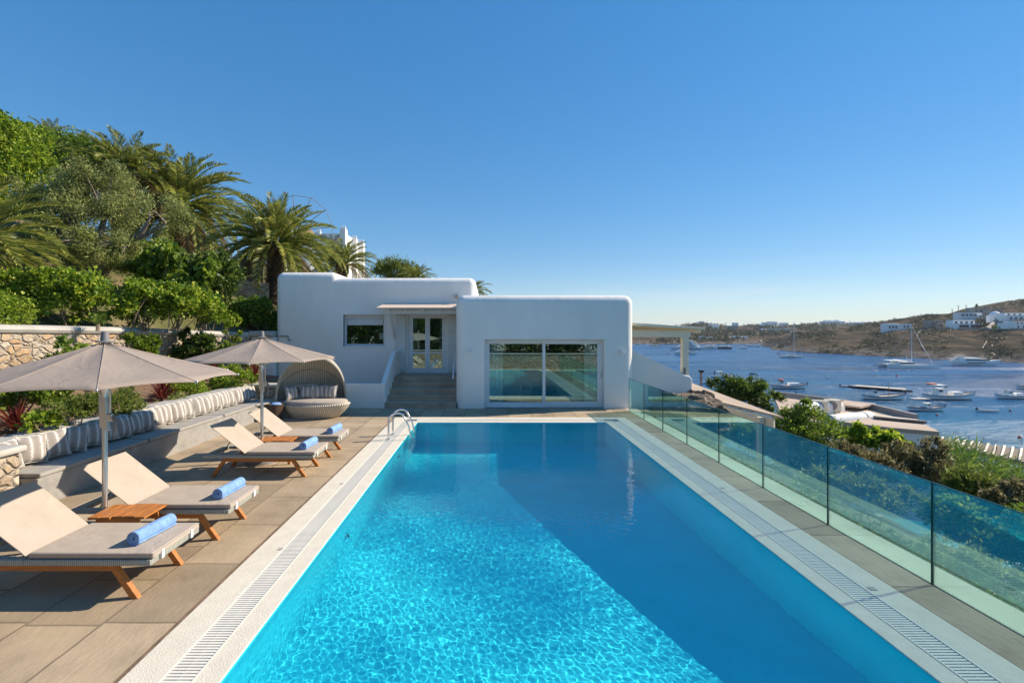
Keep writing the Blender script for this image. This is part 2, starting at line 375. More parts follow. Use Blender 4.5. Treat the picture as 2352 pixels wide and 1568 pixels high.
def foliage(blobs, n, leaf, rg, clump=.28, nc=None, up=.25, asp=.28, shell=.45):
    """leaves in clumps through ellipsoid blobs; blobs = (x,y,z,rx,ry,rz)"""
    B = np.array(blobs, dtype=float); vol = np.prod(B[:, 3:], axis=1) ** .75; vol /= vol.sum()
    nc = nc or max(24, n // 60)
    bi = rg.choice(len(B), nc, p=vol); u = unit(rg.normal(size=(nc, 3)))
    s = shell + (1 - shell) * rg.random((nc, 1)) ** .6
    C = B[bi, :3] + B[bi, 3:] * u * s; O = u
    ci = rg.integers(0, nc, n); cr = B[bi][ci, 3:].mean(axis=1, keepdims=True) * clump
    P = C[ci] + rg.normal(size=(n, 3)) * cr * .55
    D = unit(O[ci] * .7 + rg.normal(size=(n, 3)) * .75 + np.array([0, 0, up]))
    Ln = leaf * (.6 + .7 * rg.random(n)); return leafquads(P, D, Ln, Ln * asp, rg), C
def plant(name, label, cat, base, blobs, n, leaf, lm, seed, group=None, stems=5, sr=.02, asp=.28, clump=.28, up=.25, flowers=None, nc=None, shell=.45, sm='twig'):
    rg = np.random.default_rng(seed); base = Vector(base)
    r = thing(name, label, cat, base, 0, group, True)
    ex = []
    for bl in blobs:                         # smaller lobes break the outline
        for _ in range(3):
            u = unit(rg.normal(size=3)); u[2] = abs(u[2]) * .8; s = .38 + .25 * rg.random(); c = np.array(bl[:3]) + u * np.array(bl[3:]) * (1.02 - s * .35)
            ex.append((*c, bl[3] * s, bl[4] * s, bl[5] * s))
    blobs = list(blobs) + ex
    q, C = foliage(blobs, n, leaf, rg, clump, nc, up, asp, shell)
    np_quads('foliage', q, lm, r)
    mb = MB()
    for i in range(stems):
        c = Vector(C[rg.integers(0, len(C))]); b = base + Vector((rg.normal() * .1, rg.normal() * .1, -.1))
        md = b.lerp(c, .5) + Vector((rg.normal() * .1, rg.normal() * .1, .05)); mb.tube([b, md, c], [sr, sr * .75, sr * .35], 5)
    if stems: mb.build('stem', sm, r, smooth=60)
    if flowers:
        k, fs, fm = flowers; idx = rg.integers(0, len(C), k); P = C[idx] + rg.normal(size=(k, 3)) * fs
        P = np.repeat(P, 4, 0); D = unit(rg.normal(size=P.shape)); np_quads('blossom', leafquads(P, D, fs * 1.3 * np.ones(len(P)), fs * .5 * np.ones(len(P)), rg), fm, r)
    return r
def pxblobs(Y, items, dy=None):              # (px, py, rx, ry[, dY]) in photo pixels, at distance Y
    out = []
    for it in items:
        y = Y + (it[4] if len(it) > 4 else 0); c = at(it[0], it[1], y); k = y / F
        out.append((c.x, c.y, c.z, it[2] * k, (dy or (it[2] + it[3]) * .5 * k), it[3] * k))
    return out
def palm(name, label, c, Lf, n, base, seed, group=None, tr=.4, hang=-.6, nl=72, dry=.16, lw=.017):
    rg = np.random.default_rng(seed); c = Vector(c); base = Vector(base)
    r = thing(name, label, 'palm tree', base, 0, group, True)
    Q = []; Qd = []; mb = MB()
    for i in range(n):
        f = (i + .5) / n; az = i * 2.39996 + rg.normal() * .2
        el = 1.45 - (1.45 - hang) * f ** .85 + rg.normal() * .07
        Lr = Lf * (.72 + .28 * min(1, f * 3)) * (.9 + .2 * rg.random()); old = f > 1 - dry
        m = 15; droop = (.55 + .5 * f + .25 * rg.random()); pts = []; p = np.array(c) + np.array([math.cos(az), math.sin(az), 0]) * tr * .35
        tw = rg.normal() * .25
        for k in range(m + 1):
            pts.append(p.copy()); t = k / m; e = el - droop * 1.35 * t ** 1.5; a2 = az + tw * t
            p = p + np.array([math.cos(e) * math.cos(a2), math.cos(e) * math.sin(a2), math.sin(e)]) * Lr / m
        pts = np.array(pts)
        mb.tube([tuple(x) for x in pts[::3]], [.030 * Lf / 3, .024 * Lf / 3, .018 * Lf / 3, .012 * Lf / 3, .007, .004][:len(pts[::3])], 4, False)
        tt = np.linspace(.14, 1, nl); idx = tt * m; i0 = np.minimum(idx.astype(int), m - 1); fr = (idx - i0)[:, None]
        P = pts[i0] * (1 - fr) + pts[i0 + 1] * fr; T = unit(pts[i0 + 1] - pts[i0])
        up = np.array([0, 0, 1.0]); Sd = unit(np.cross(T, up)); U = np.cross(Sd, T)
        ln = Lf * .165 * np.sin(np.pi * (.12 + .80 * tt) ** .8) + .04
        for sg in (-1, 1):
            D = unit(T * .85 + Sd * sg * .62 + U * (.34 - .2 * rg.random((nl, 1))) + rg.normal(size=T.shape) * .06 - up * .10 * f)
            q = leafquads(P, D, ln * (.85 + .3 * rg.random(nl)), np.full(nl, lw * Lf / 3), rg, .2)
            (Qd if old else Q).append(q)
    np_quads('crown', np.concatenate(Q), 'palm_leaf', r)
    if Qd: np_quads('dead_frond_skirt', np.concatenate(Qd), 'palm_dry', r)
    mb.build('midrib', 'grass_blade', r)
    tb = MB(); k = 18; dv = c - base
    tb.tube([base + dv * (i / k) for i in range(k + 1)], [tr * (1.12 - .25 * min(1, i / 6) + (.22 if i > k - 4 else 0) + (.05 if i % 2 else 0)) for i in range(k + 1)], 14)
    tb.build('trunk', 'palm_bark', r, smooth=50)
    return r
def spiky(name, label, c, Lf, n, seed, lm='leaf_red', wd=.03, group=None, up0=1.4, dn=.1, cat='plant'):
    rg = np.random.default_rng(seed); c = Vector(c); r = thing(name, label, cat, c, 0, group, True); Q = []
    for i in range(n):
        f = (i + .5) / n; az = i * 2.39996 + rg.normal() * .15; el = up0 - (up0 - dn) * f ** .8; Lr = Lf * (.75 + .4 * rg.random()); m = 5
        p = np.array(c); prev = None
        for k in range(m + 1):
            t = k / m; e = el - .7 * t * t * (.3 + f); d = np.array([math.cos(e) * math.cos(az), math.cos(e) * math.sin(az), math.sin(e)])
            s = np.array([-math.sin(az), math.cos(az), 0]) * wd * (math.sin(math.pi * min(1, .25 + t * .75)) + .05)
            cur = (p - s, p + s)
            if prev: Q.append([prev[0], prev[1], cur[1], cur[0]])
            prev = cur; p = p + d * Lr / m
    np_quads('leaf_rosette', np.array(Q), lm, r)
    MB().tube([c - Vector((0, 0, .15)), c + Vector((0, 0, .12))], [.05, .03], 6).build('stem', 'twig', r)
    return r
# ------------------------------------------------------------------ deck, pool and its rim
PX0, PX1, PY0, PY1 = -1.86, 3.15, .85, 12.35
d = MB()
d.box(-2.575 - 9, -2.575, -.2, 20, -.25, 0); d.box(-2.575, 4.6, 13.04, 14.6, -.25, 0)
struct(d.build('pool_deck', 'pavers'))
struct(MB().box(3.86, 4.285, -.2, 13.04, -.25, 0).box(4.285, 4.6, 13.04, 14.5, -.25, -.004).build('paved_strip', 'pavers_strip'))
struct(MB().box(4.289, 4.66, -.2, 14.5, -1.5, .004).build('ledge', 'concrete', bevel=.01))
# grout line between paving and rim
g = MB().box(-2.60, -2.568, .2, 13.07, -.2, .004).box(3.83, 3.868, .2, 13.07, -.2, .004).box(-2.57, 3.83, 13.02, 13.05, -.2, .0035)
struct(g.build('rim_joint', 'soil'))
cp = MB()
def ring(x0, x1, y0, y1, wd, z0, z1):        # rectangular ring of boxes around x0..x1, y0..y1
    cp.box(x0 - wd, x0, y0 - wd, y1 + wd, z0, z1); cp.box(x1, x1 + wd, y0 - wd, y1 + wd, z0, z1)
    cp.box(x0, x1, y1, y1 + wd, z0, z1); cp.box(x0, x1, y0 - wd, y0, z0, z1)
ring(PX0, PX1, PY0, PY1, .185, -.35, .006)
ring(PX0 - .435, PX1 + .435, PY0 - .435, PY1 + .435, .275, -.35, .007)
struct(cp.build('pool_coping', 'coping', bevel=.008))
cp = MB(); ring(PX0 - .414, PX1 + .414, PY0 - .414, PY1 + .414, .021, -.3, .0105); ring(PX0 - .185, PX1 + .185, PY0 - .185, PY1 + .185, .014, -.3, .0095)
struct(cp.build('grate_frame', 'coping_smooth'))
cp = MB(); ring(PX0 - .199, PX1 + .199, PY0 - .199, PY1 + .199, .215, -.3, -.045)
struct(cp.build('overflow_channel', 'channel'))
def grate(name, x0, x1, y0, y1, along, label):
    m = MB(); p = .031; a0, a1 = (y0, y1) if along == 'y' else (x0, x1); k = int((a1 - a0) / p)
    for i in range(k):
        a = a0 + i * p
        if along == 'y': m.box(x0, x1, a, a + .0195, -.03, .006)
        else: m.box(a, a + .0195, y0, y1, -.03, .006)
    c = (x0 + x1) / 2
    if along == 'y': m.box(c - .006, c + .006, y0, y1, -.025, .0005)
    else: m.box(x0, x1, (y0 + y1) / 2 - .006, (y0 + y1) / 2 + .006, -.025, .0005)
    tag(m.build(name, 'grate_plastic'), label, 'drain grate', 'overflow grates around the pool')
gx = .201; gw = .211
grate('overflow_grate', PX0 - gx - gw, PX0 - gx, PY0 - .1, PY1 + .18, 'y', 'white slatted overflow grate along the pool side facing the loungers')
grate('overflow_grate', PX1 + gx, PX1 + gx + gw, PY0 - .1, PY1 + .18, 'y', 'white slatted overflow grate along the pool side facing the glass balustrade')
grate('overflow_grate', PX0 - .05, PX1 + .05, PY1 + gx, PY1 + gx + gw, 'x', 'white slatted overflow grate across the far pool end before the house')
for x, y in ((-2.31, 5.2), (-2.31, 7.4), (3.64, 4.4), (3.64, 7.2)):
    mk = MB().box(x - .03, x + .03, y - .03, y + .03, .004, .0118).build('depth_marker', 'cap_stone', bevel=.003)
    tag(mk, ('small square marker tile set in the rim, ' + ('lounger' if x < 0 else 'glass') + ' side, ' + ('nearer' if y in (5.2, 4.4) else 'farther') + ' of two'), 'marker tile', 'marker tiles in the pool rim')
# basin: deep at the far end, shallow near
def depth(y): return -2.1 + 1.42 * min(1, max(0, (9.6 - y) / 6.6))
ys = [PY0, 3.0, 5.0, 7.0, 9.6, PY1]
pb = MB()
for side, x in ((1, PX0 + .003), (-1, PX1 - .003)):
    G = [[(x, y, .0) for y in ys], [(x, y, depth(y)) for y in ys]]; pb.sheet(G if side > 0 else G[::-1])
pb.sheet([[(PX0, y, depth(y)) for y in ys], [(PX1, y, depth(y)) for y in ys]][::-1])
for y, fl in ((PY1 - .003, 0), (PY0 + .003, 1)):
    q = [(PX0, y, 0), (PX1, y, 0), (PX1, y, depth(y)), (PX0, y, depth(y))]; pb.add(q if fl else q[::-1], [(0, 1, 2, 3)])
pool = struct(pb.build('pool_basin', 'pool_paint'))
m, t, b, o = nodes('pool_water'); b.inputs['Base Color'].default_value = (.66, .96, 1, 1); b.inputs['Roughness'].default_value = 0
b.inputs['Transmission Weight'].default_value = 1; b.inputs['IOR'].default_value = 1.33
rg = np.random.default_rng(5)
nx, ny = 600, 1380
X, Yg = np.meshgrid(np.linspace(PX0, PX1, nx), np.linspace(PY0, PY1, ny))
Z = np.zeros_like(X)
for i in range(90):
    lam = .042 * (4.2 ** rg.random()); th = rg.random() * 2 * math.pi; k = 2 * math.pi / lam
    Z += (.0026 / k) * np.cos(k * (X * math.cos(th) + Yg * math.sin(th)) + rg.random() * 6.28)
ed = np.minimum(1, np.minimum(np.minimum(X - PX0, PX1 - X), np.minimum(Yg - PY0, PY1 - Yg)) / .05)
calm = .45 + .55 / (1 + np.exp((Yg - 11.5) * 2)) ; gust = .95 + .45 * np.sin(X * 1.9 + 1.4 * np.sin(Yg * .9)) * np.sin(Yg * 1.3 + .8 * np.sin(X * 1.6)); Z *= ed * calm * gust
Vw = np.stack([X, Yg, Z - .012], -1).reshape(-1, 3)
ii = np.arange(nx * ny).reshape(ny, nx); fq = np.stack([ii[:-1, :-1], ii[:-1, 1:], ii[1:, 1:], ii[1:, :-1]], -1).reshape(-1, 4)
me = bpy.data.meshes.new('pool_water'); me.vertices.add(len(Vw)); me.vertices.foreach_set('co', Vw.astype(np.float32).ravel())
me.loops.add(fq.size); me.loops.foreach_set('vertex_index', fq.astype(np.int32).ravel())
me.polygons.add(len(fq)); me.polygons.foreach_set('loop_start', np.arange(0, fq.size, 4, dtype=np.int32)); me.update(calc_edges=True)
me.materials.append(MATS['pool_water']); me.shade_smooth()
water = struct(link('pool_water', me))
water.cycles.is_caustics_caster = True; pool.cycles.is_caustics_receiver = True
for (y, z) in ((9.65, -.55), (6.1, -.58)):
    ml = thing('pool_inlet', 'round white inlet fitting on the pool wall below the grate, ' + ('farther' if y > 8 else 'nearer') + ' of two', 'pool fitting', (PX0, y, z), 0, 'inlet fittings on the pool wall', True)
    G = MB().lathe([(.001, 0), (.06, 0), (.06, .025), (.001, .03)], 16); G.V = [(PX0 + .001 + v[2], y + v[0], z + v[1]) for v in G.V]; G.build('flange', 'white_frame', ml)
    G = MB().lathe([(.001, 0), (.025, 0), (.02, .04), (.001, .04)], 12); G.V = [(PX0 + .02 + v[2], y + v[0], z + v[1]) for v in G.V]; G.build('nozzle', 'grey_plastic', ml)
dn_ = tag(MB().lathe([(.055, 0), (.055, .006), (.03, .008), (.03, .001), (.001, .001)], 18, (4.42, 6.55, .005)).build('ledge_drain', 'coping_smooth', smooth=30), 'small round drain cover set in the pale ledge behind the glass', 'drain cover')
# ladder rails
lad = thing('pool_ladder', 'stainless steel pool ladder with two hooped handrails at the far corner', 'pool ladder', (-2.2, 10.6, 0), 0, None, True)
for y in (10.42, 10.9):
    pts = [(-2.21, y, .0), (-2.21, y, .42)] + [(-2.21 + .20 * (1 - math.cos(a)), y, .42 + .18 * math.sin(a)) for a in [R(18 * i) for i in range(1, 8)]]
    pts += [(-1.76, y, .30), (-1.70, y, .02), (-1.67, y, -.30), (-1.72, y, -1.0)]
    MB().tube(pts, .021, 10).build('handrail', 'steel', lad, smooth=60)
    MB().lathe([(.05, 0), (.05, .02), (.025, .03)], 14, (-2.21, y, .006)).build('base_flange', 'steel', lad, smooth=40)
for z in (-.25, -.5, -.75): MB().box(-1.78, -1.68, 10.42, 10.9, z - .02, z + .01).build('tread', 'white_frame', lad)

# ------------------------------------------------------------------ the house
FY = 14.55
house = thing('house', 'white rounded cubic house with sliding glass door behind the pool', 'house', (1.8, FY, 0), 0, None, True)
rb = rbox(-.98, 4.60, FY, 23, -.8, 3.55, .27); bpy.context.view_layer.update(); bake(rb)
cut = MB().box(-.08, 3.66, FY - 1, FY + 1.0, -.02, 2.16).build('cut', 'plaster'); cut2 = MB().box(-.7, 4.32, FY + .45, 20.5, -.012, 2.9).build('cut', 'plaster')
boolean(rb, [cut, cut2])
def adopt(o, name, parent, smooth=35):
    o.name = name; o.data.name = name; o.parent = parent; o.location = -parent.location
    o.data.shade_smooth(); o.data.set_sharp_from_angle(angle=R(smooth)); return o
adopt(rb, 'wall', house)
LY = 17.3
lb = rbox(-7.88, -.42, LY, 26, -.8, 4.41, .27); bpy.context.view_layer.update(); bake(lb)
l2 = rbox(-7.89, -5.57, LY - .004, 22.5, 2, 4.62, .27); bpy.context.view_layer.update(); bake(l2)
boolean(lb, [l2], 'UNION')
c1 = MB().box(-5.34, -3.82, LY - 1, LY + .85, 1.86, 3.02).build('cut', 'plaster'); c2 = MB().box(-2.95, -1.50, LY - 1, LY + .85, .86, 3.02).build('cut', 'plaster')
c3 = MB().box(-7, -1.3, LY + .4, 21, .855, 3.6).build('cut', 'plaster')
boolean(lb, [c1, c2, c3]); adopt(lb, 'wall', house)
# rooms
MB().box(-.69, 4.31, FY + .46, 20.4, -.011, .0).build('room_floor', 'room_floor', house)
MB().box(-.69, 4.31, 20.2, 20.49, .001, 2.89).build('room_wall', 'room_wall', house)
MB().box(-6.99, -1.31, 20.7, 20.99, .87, 3.59).build('room_wall', 'room_wall', house)
# sliding door
sd = MB(); y0, y1 = FY + .20, FY + .30
sd.box(-.075, .0, y0, y1, -.01, 2.15); sd.box(3.575, 3.655, y0, y1, -.01, 2.15); sd.box(.0, 3.575, y0, y1, 2.09, 2.15); sd.box(.0, 3.575, y0, y1, -.01, .03)
door = sd.build('sliding_door', 'white_frame', house, bevel=.004)
def sash(x0, x1, y, z0, z1, st, top, bot, parent=None, name='sash', th=.05, gl='window_glass', mids=()):
    f = MB(); f.box(x0, x0 + st, y, y + th, z0, z1); f.box(x1 - st, x1, y, y + th, z0, z1)
    f.box(x0 + st, x1 - st, y, y + th, z1 - top, z1); f.box(x0 + st, x1 - st, y, y + th, z0, z0 + bot)
    for mz in mids: f.box(x0 + st, x1 - st, y, y + th, mz - .03, mz + .03)
    s = f.build(name, 'white_frame', parent, bevel=.004)
    g = MB(); g.add([(x0 + st - .01, y + th / 2, z0 + bot - .01), (x1 - st + .01, y + th / 2, z0 + bot - .01), (x1 - st + .01, y + th / 2, z1 - top + .01), (x0 + st - .01, y + th / 2, z1 - top + .01)], [(0, 1, 2, 3)])
    g.build('pane', gl, s)
    return s
sash(.0, 1.83, y0 + .055, .03, 2.09, .075, .075, .13, door); sash(1.76, 3.575, y0 - .005, .025, 2.095, .085, .085, .16, door)
MB().box(3.60, 3.625, y0 - .03, y0, .95, 1.10).build('handle', 'aluminium', door)
MB().box(-.07, 3.65, FY + .02, y0, -.015, .012).build('door_sill', 'grey_stone', house)
# window of the set-back block
wf = MB(); wy = LY + .14; wf.box(-5.34, -5.27, wy, wy + .08, 1.86, 3.02); wf.box(-3.89, -3.82, wy, wy + .08, 1.86, 3.02); wf.box(-5.27, -3.89, wy, wy + .08, 2.94, 3.02); wf.box(-5.27, -3.89, wy, wy + .08, 1.86, 1.93)
win = wf.build('window', 'white_frame', house, bevel=.004)
MB().add([(-5.28, wy + .04, 1.92), (-3.88, wy + .04, 1.92), (-3.88, wy + .04, 2.95), (-5.28, wy + .04, 2.95)], [(0, 1, 2, 3)]).build('pane', 'window_glass', win)
MB().box(-5.26, -3.90, wy - .005, wy + .03, 2.86, 2.94).box(-5.25, -3.91, wy + .005, wy + .03, 2.64, 2.855).build('roller_blind', 'shutter_paint', win, bevel=.004)
tr = MB(); tr.box(-5.42, -5.34, LY - .02, LY + .12, 1.78, 3.10).box(-3.82, -3.76, LY - .02, LY + .12, 1.78, 3.10).box(-5.34, -3.82, LY - .02, LY + .12, 3.02, 3.10).box(-5.34, -3.82, LY - .02, LY + .12, 1.78, 1.86)
tr.build('window_surround', 'plaster', house, bevel=.01)
# terrace door
dz = .86
df = MB(); dy = LY + .10; df.box(-2.95, -2.86, dy, dy + .1, dz, 3.02); df.box(-1.60, -1.50, dy, dy + .1, dz, 3.02); df.box(-2.86, -1.60, dy, dy + .1, 2.95, 3.02)
dr = df.build('door', 'white_frame', house, bevel=.004)
sash(-2.86, -2.232, dy - .01, dz + .01, 2.95, .085, .06, .16, dr, mids=(1.61,)); sash(-2.228, -1.60, dy - .01, dz + .01, 2.95, .085, .06, .16, dr, mids=(1.61,))
for x0, x1 in ((-3.40, -3.02), (-1.44, -1.06)):
    s = MB().box(x0, x1, LY - .075, LY - .03, dz + .02, 3.0)
    for za, zb in ((dz + .1, 1.55), (1.65, 2.25), (2.35, 2.9)):
        s.box(x0 + .07, x1 - .07, LY - .083, LY - .074, za, za + .02).box(x0 + .07, x1 - .07, LY - .083, LY - .074, zb - .02, zb).box(x0 + .07, x0 + .09, LY - .083, LY - .074, za + .02, zb - .02).box(x1 - .09, x1 - .07, LY - .083, LY - .074, za + .02, zb - .02)
    sh = s.build('shutter', 'shutter_paint', house, bevel=.004)
    xh = x1 if x0 < -2 else x0
    for z in (1.0, 1.9, 2.85): MB().tube([(xh, LY - .04, z - .04), (xh, LY - .04, z + .04)], .018, 8).build('hinge', 'white_frame', sh)
# awning over the door
aw = MB().hex8([(-3.86, 16.1, 3.19), (-.985, 16.1, 3.19), (-.985, LY, 3.40), (-3.82, LY, 3.40), (-3.86, 16.1, 3.23), (-.985, 16.1, 3.23), (-.985, LY, 3.44), (-3.82, LY, 3.44)]).build('awning', 'awning_cloth', house, bevel=.008)
MB().box(-3.55, -.985, 16.34, 16.44, 3.02, 3.17).build('beam', 'shutter_paint', aw, bevel=.006)
for x in (-3.45, -2.84, -2.22, -1.62, -1.06): MB().beam((x, 16.2, 3.155), (x, LY, 3.35), .07, .085).build('rafter', 'shutter_paint', aw)
MB().beam((-3.42, 16.40, 3.03), (-3.42, LY - .01, 2.13), .075, .075, (1, 0, 0)).build('strut', 'shutter_paint', aw)
# roof spout, wall lamps
MB().tube([(-1.12, LY + .2, 3.72), (-1.12, LY - .22, 3.68)], .085, 14).build('drain_spout', 'cap_stone', house, smooth=60)
for x in (-.57, 4.18):
    lp = MB().box(x - .05, x + .05, FY - .105, FY, 1.745, 1.85).build('wall_lamp', 'white_frame', house, bevel=.006)
    MB().box(x - .035, x + .035, FY - .095, FY - .02, 1.742, 1.7455).build('lamp_glass', 'cap_stone', lp)
# steps
rs = .17; ty = [14.58, 14.98, 15.33, 15.72, 16.06, LY]
for i in range(5):
    s = MB(); s.box(-3.22 - .03 * 0, -.985, ty[i] + .02, ty[i + 1] + (.02 if i < 4 else 0), -.1, rs * (i + 1) - .035)
    s.box(-3.22, -.986, ty[i] - .01, ty[i + 1] + (.03 if i < 4 else 0), rs * (i + 1) - .035 + .001, rs * (i + 1))
    s.build('step', 'step_stone', house, bevel=.006)
# planter wall and slanted stair parapet
pw = MB().box(-5.3, -3.34, 14.62, 14.80, -.1, .765).build('planter_wall', 'plaster', house, bevel=.02, seg=3)
pp = MB(); pp.prism([(14.605, -.1), (14.605, .77), (14.75, .80), (16.35, 1.70), (LY + .02, 1.70), (LY + .02, -.1)], 'x', -3.36, -3.215); pp.build('stair_parapet', 'plaster', house, bevel=.02, seg=3)
MB().box(-5.3, -3.37, 14.81, LY + .01, -.1, .40).build('planter_soil', 'soil', house)
MB().tube([(-1.09, 16.9, 1.72), (-1.09, 16.0, 1.62), (-1.09, 14.85, .98), (-1.09, 14.8, .90)], .022, 8).build('handrail', 'white_frame', house, smooth=60)
# low side wall between house and stone wall
MB().box(-8.75, -7.86, 17.2, 17.6, -.3, 2.20).build('side_wall', 'plaster', house, bevel=.03)
MB().box(-8.8, -7.87, 17.08, 17.72, 2.205, 2.42).build('side_wall_cap', 'cap_stone', house, bevel=.07, seg=4)
MB().tube([at(641, 772, 17.28), at(662, 772, 17.28), at(662, 781, 17.28), at(668, 781, 17.25)], .022, 6).build('wall_bracket', 'grey_plastic', house)
# curtains and armchairs inside
def curtain(x0, x1, y, z0, z1, label, k):
    n = 60; G = [[(x0 + (x1 - x0) * i / n, y + .045 * math.sin(i * k), z) for i in range(n + 1)] for z in (z0, z1)]
    tag(MB().sheet(G).build('curtain', 'curtain', smooth=80), label, 'curtain', 'curtains inside the windows')
curtain(.02, .50, FY + .38, .05, 2.3, 'pale pleated curtain at the stair side of the sliding door', 1.1)
curtain(3.12, 3.62, FY + .38, .05, 2.3, 'pale pleated curtain at the balustrade side of the sliding door', 1.1)
curtain(-2.84, -2.66, LY + .32, .9, 3.0, 'narrow pale curtain behind the terrace door, window side', 1.3)
curtain(-1.8, -1.62, LY + .32, .9, 3.0, 'narrow pale curtain behind the terrace door, sliding door side', 1.3)
def armchair(x, y, fl, label):
    t = thing('armchair', label, 'armchair', (x, y, 0), 0, 'armchairs inside the sliding door')
    MB().box(-.4, .4, -.4, .4, .06, .42).build('seat', 'taupe_fabric', t, bevel=.05, seg=3)
    MB().box(-.4, .4, .25, .45, .10, .85).build('backrest', 'taupe_fabric', t, bevel=.06, seg=3)
    for s in (-1, 1): MB().box(s * .42 - .08, s * .42 + .08, -.42, .4, .05, .62).build('armrest', 'taupe_fabric', t, bevel=.05, seg=3)
    for a in (-.3, .3):
        for b in (-.3, .3): MB().tube([(a, b, 0), (a, b, .07)], .02, 6).build('leg', 'boat_wood', t)
    t.rotation_euler.z = fl
armchair(1.0, 16.2, R(60), 'pale armchair behind the sliding glass, stair side')
armchair(3.05, 16.3, R(-60), 'pale armchair behind the sliding glass, balustrade side')
t = thing('table_lamp', 'table lamp with white drum shade behind the small window', 'lamp', (-4.0, LY + .7, 1.75), 0)
MB().lathe([(.17, 0), (.17, .26)], 20, (0, 0, .34)).build('lamp_shade', 'far_white', t, smooth=40)
MB().lathe([(.07, 0), (.05, .03), (.018, .06), (.018, .34)], 12).build('lamp_base', 'aluminium', t)
t = thing('side_table', 'side table carrying the lamp behind the small window', 'table', (-4.0, LY + .7, .86), 0)
MB().box(-.3, .3, -.2, .2, .85, .89).build('tabletop', 'boat_wood', t)
for a in (-.26, .26):
    for b in (-.16, .16): MB().box(a - .02, a + .02, b - .02, b + .02, 0, .85).build('leg', 'boat_wood', t)
# ------------------------------------------------------------------ bench, stone walls, garden walls
bench = thing('garden_bench', 'long grey rendered masonry bench running along the garden bed', 'bench', (-6.5, 9, 0), 0, None, True)
MB().box(-6.95, -6.2, 6.42, 13.0, -.1, .40).box(-6.95, -5.45, 13.0, 13.62, -.1, .40).build('base', 'render_grey', bench, bevel=.012)
MB().box(-7.28, -6.93, 5.3, 13.9, -.1, .80).build('backrest', 'render_grey', bench)
MB().box(-7.32, -6.90, 5.3, 13.9, .803, .85).build('backrest_cap', 'cap_stone', bench, bevel=.015)
rw = thing('corner_wall', 'low rubble stone wall with grey cap behind the wicker daybed', 'stone wall', (-6, 13.8, 0), 0, None, True)
MB().box(-6.90, -5.0, 13.63, 14.0, -.1, .75).build('wall', 'rubble', rw)
MB().box(-7.0, -5.0, 13.58, 14.05, .753, .87).build('cap', 'cap_stone', rw, bevel=.05, seg=4)
pr = thing('end_pier', 'rubble stone pier with thick grey cap at the near bench end', 'stone pier', (-6.8, 5.9, 0), 0, None, True)
MB().box(-7.6, -6.42, 5.2, 6.40, -.1, .77).build('wall', 'rubble', pr, bevel=.03)
MB().box(-7.6, -6.36, 5.2, 6.46, .773, .87).build('cap', 'cap_stone', pr, bevel=.04, seg=4)
k = 0
for y0, y1, lb_ in ((6.44, 8.50, 'nearest grey pad on the masonry bench, beside the stone pier'), (8.54, 10.93, 'second grey pad along the masonry bench, between two longer pads'), (10.97, 12.43, 'short grey pad on the masonry bench before its far corner')):
    tag(MB().box(-6.93, -6.185, y0, y1, .403, .465).build('seat_pad', 'seat_fabric', bevel=.02, seg=3), lb_, 'seat cushion', 'grey seat pads on the bench')
tag(MB().prism([(-6.93, 12.46), (-6.185, 12.46), (-5.95, 12.98), (-5.44, 12.98), (-5.44, 13.60), (-6.93, 13.60)], 'z', .403, .462).build('seat_pad', 'seat_fabric', bevel=.02, seg=3), 'corner shaped grey pad at the far end of the bench', 'seat cushion', 'grey seat pads on the bench')
def pillow_mesh(w, h, th):
    n = 14; mb = MB()
    for sg in (1, -1):
        G = []
        for i in range(n + 1):
            u = -1 + 2 * i / n; row = []
            for j in range(n + 1):
                v = -1 + 2 * j / n; e = (1 - abs(u) ** 2.6) * (1 - abs(v) ** 2.6)
                row.append((u * w / 2 * (1 - .12 * (1 - v * v)), sg * th / 2 * e ** .55 if e > 0 else 0, v * h / 2 * (1 - .12 * (1 - u * u))))
            G.append(row)
        mb.sheet(G if sg < 0 else G[::-1])
    return mb
m, t, b, o = nodes('stripe'); b.inputs['Roughness'].default_value = .9
tc = N(t, 'TexCoord'); sx = N(t, 'SeparateXYZ'); L(t, tc.outputs['Object'], sx.inputs[0])
mp = N(t, 'Mapping'); mp.inputs['Scale'].default_value = (3, 3, 60); L(t, tc.outputs['Object'], mp.inputs[0])
nz = N(t, 'TexNoise', i_Scale=3, i_Detail=4); L(t, mp.outputs[0], nz.inputs[0])
oi = N(t, 'ObjectInfo'); of = N(t, 'Math', operation='MULTIPLY_ADD'); of.inputs[1].default_value = .12; L(t, oi.outputs['Random'], of.inputs[0]); L(t, sx.outputs[0], of.inputs[2])
ad = N(t, 'Math', operation='MULTIPLY_ADD'); ad.inputs[1].default_value = .085; L(t, nz.outputs[0], ad.inputs[0]); L(t, of.outputs[0], ad.inputs[2])
ml = N(t, 'Math', operation='MULTIPLY'); ml.inputs[1].default_value = 8.2; L(t, ad.outputs[0], ml.inputs[0])
fr = N(t, 'Math', operation='FRACT'); L(t, ml.outputs[0], fr.inputs[0])
L(t, ramp(t, fr.outputs[0], [(0, (.30, .265, .23)), (.38, (.36, .32, .28)), (.50, (.80, .77, .72)), (.57, (.66, .62, .56)), (.68, (.36, .32, .28)), (1, (.30, .265, .23))]).outputs[0], b.inputs[0])
bumpn(t, b, nz.outputs[0], .3, .004)
pil = thing('striped_pillow', '', 'pillow', (0, 0, 0), 0, 'striped pillows leaning along the bench')
po = pillow_mesh(.375, .43, .20).build('cover', 'stripe', pil, smooth=80)
pn = MB(); n = 40; pts = []
for i in range(n + 1):
    a = i / n * 4; s = int(a) % 4; f = (a - int(a)) * 2 - 1
    u, v = [(f, -1), (1, f), (-f, 1), (-1, -f)][s]; pts.append((u * .1875 * (1 - .12 * (1 - v * v)), 0, v * .215 * (1 - .12 * (1 - u * u))))
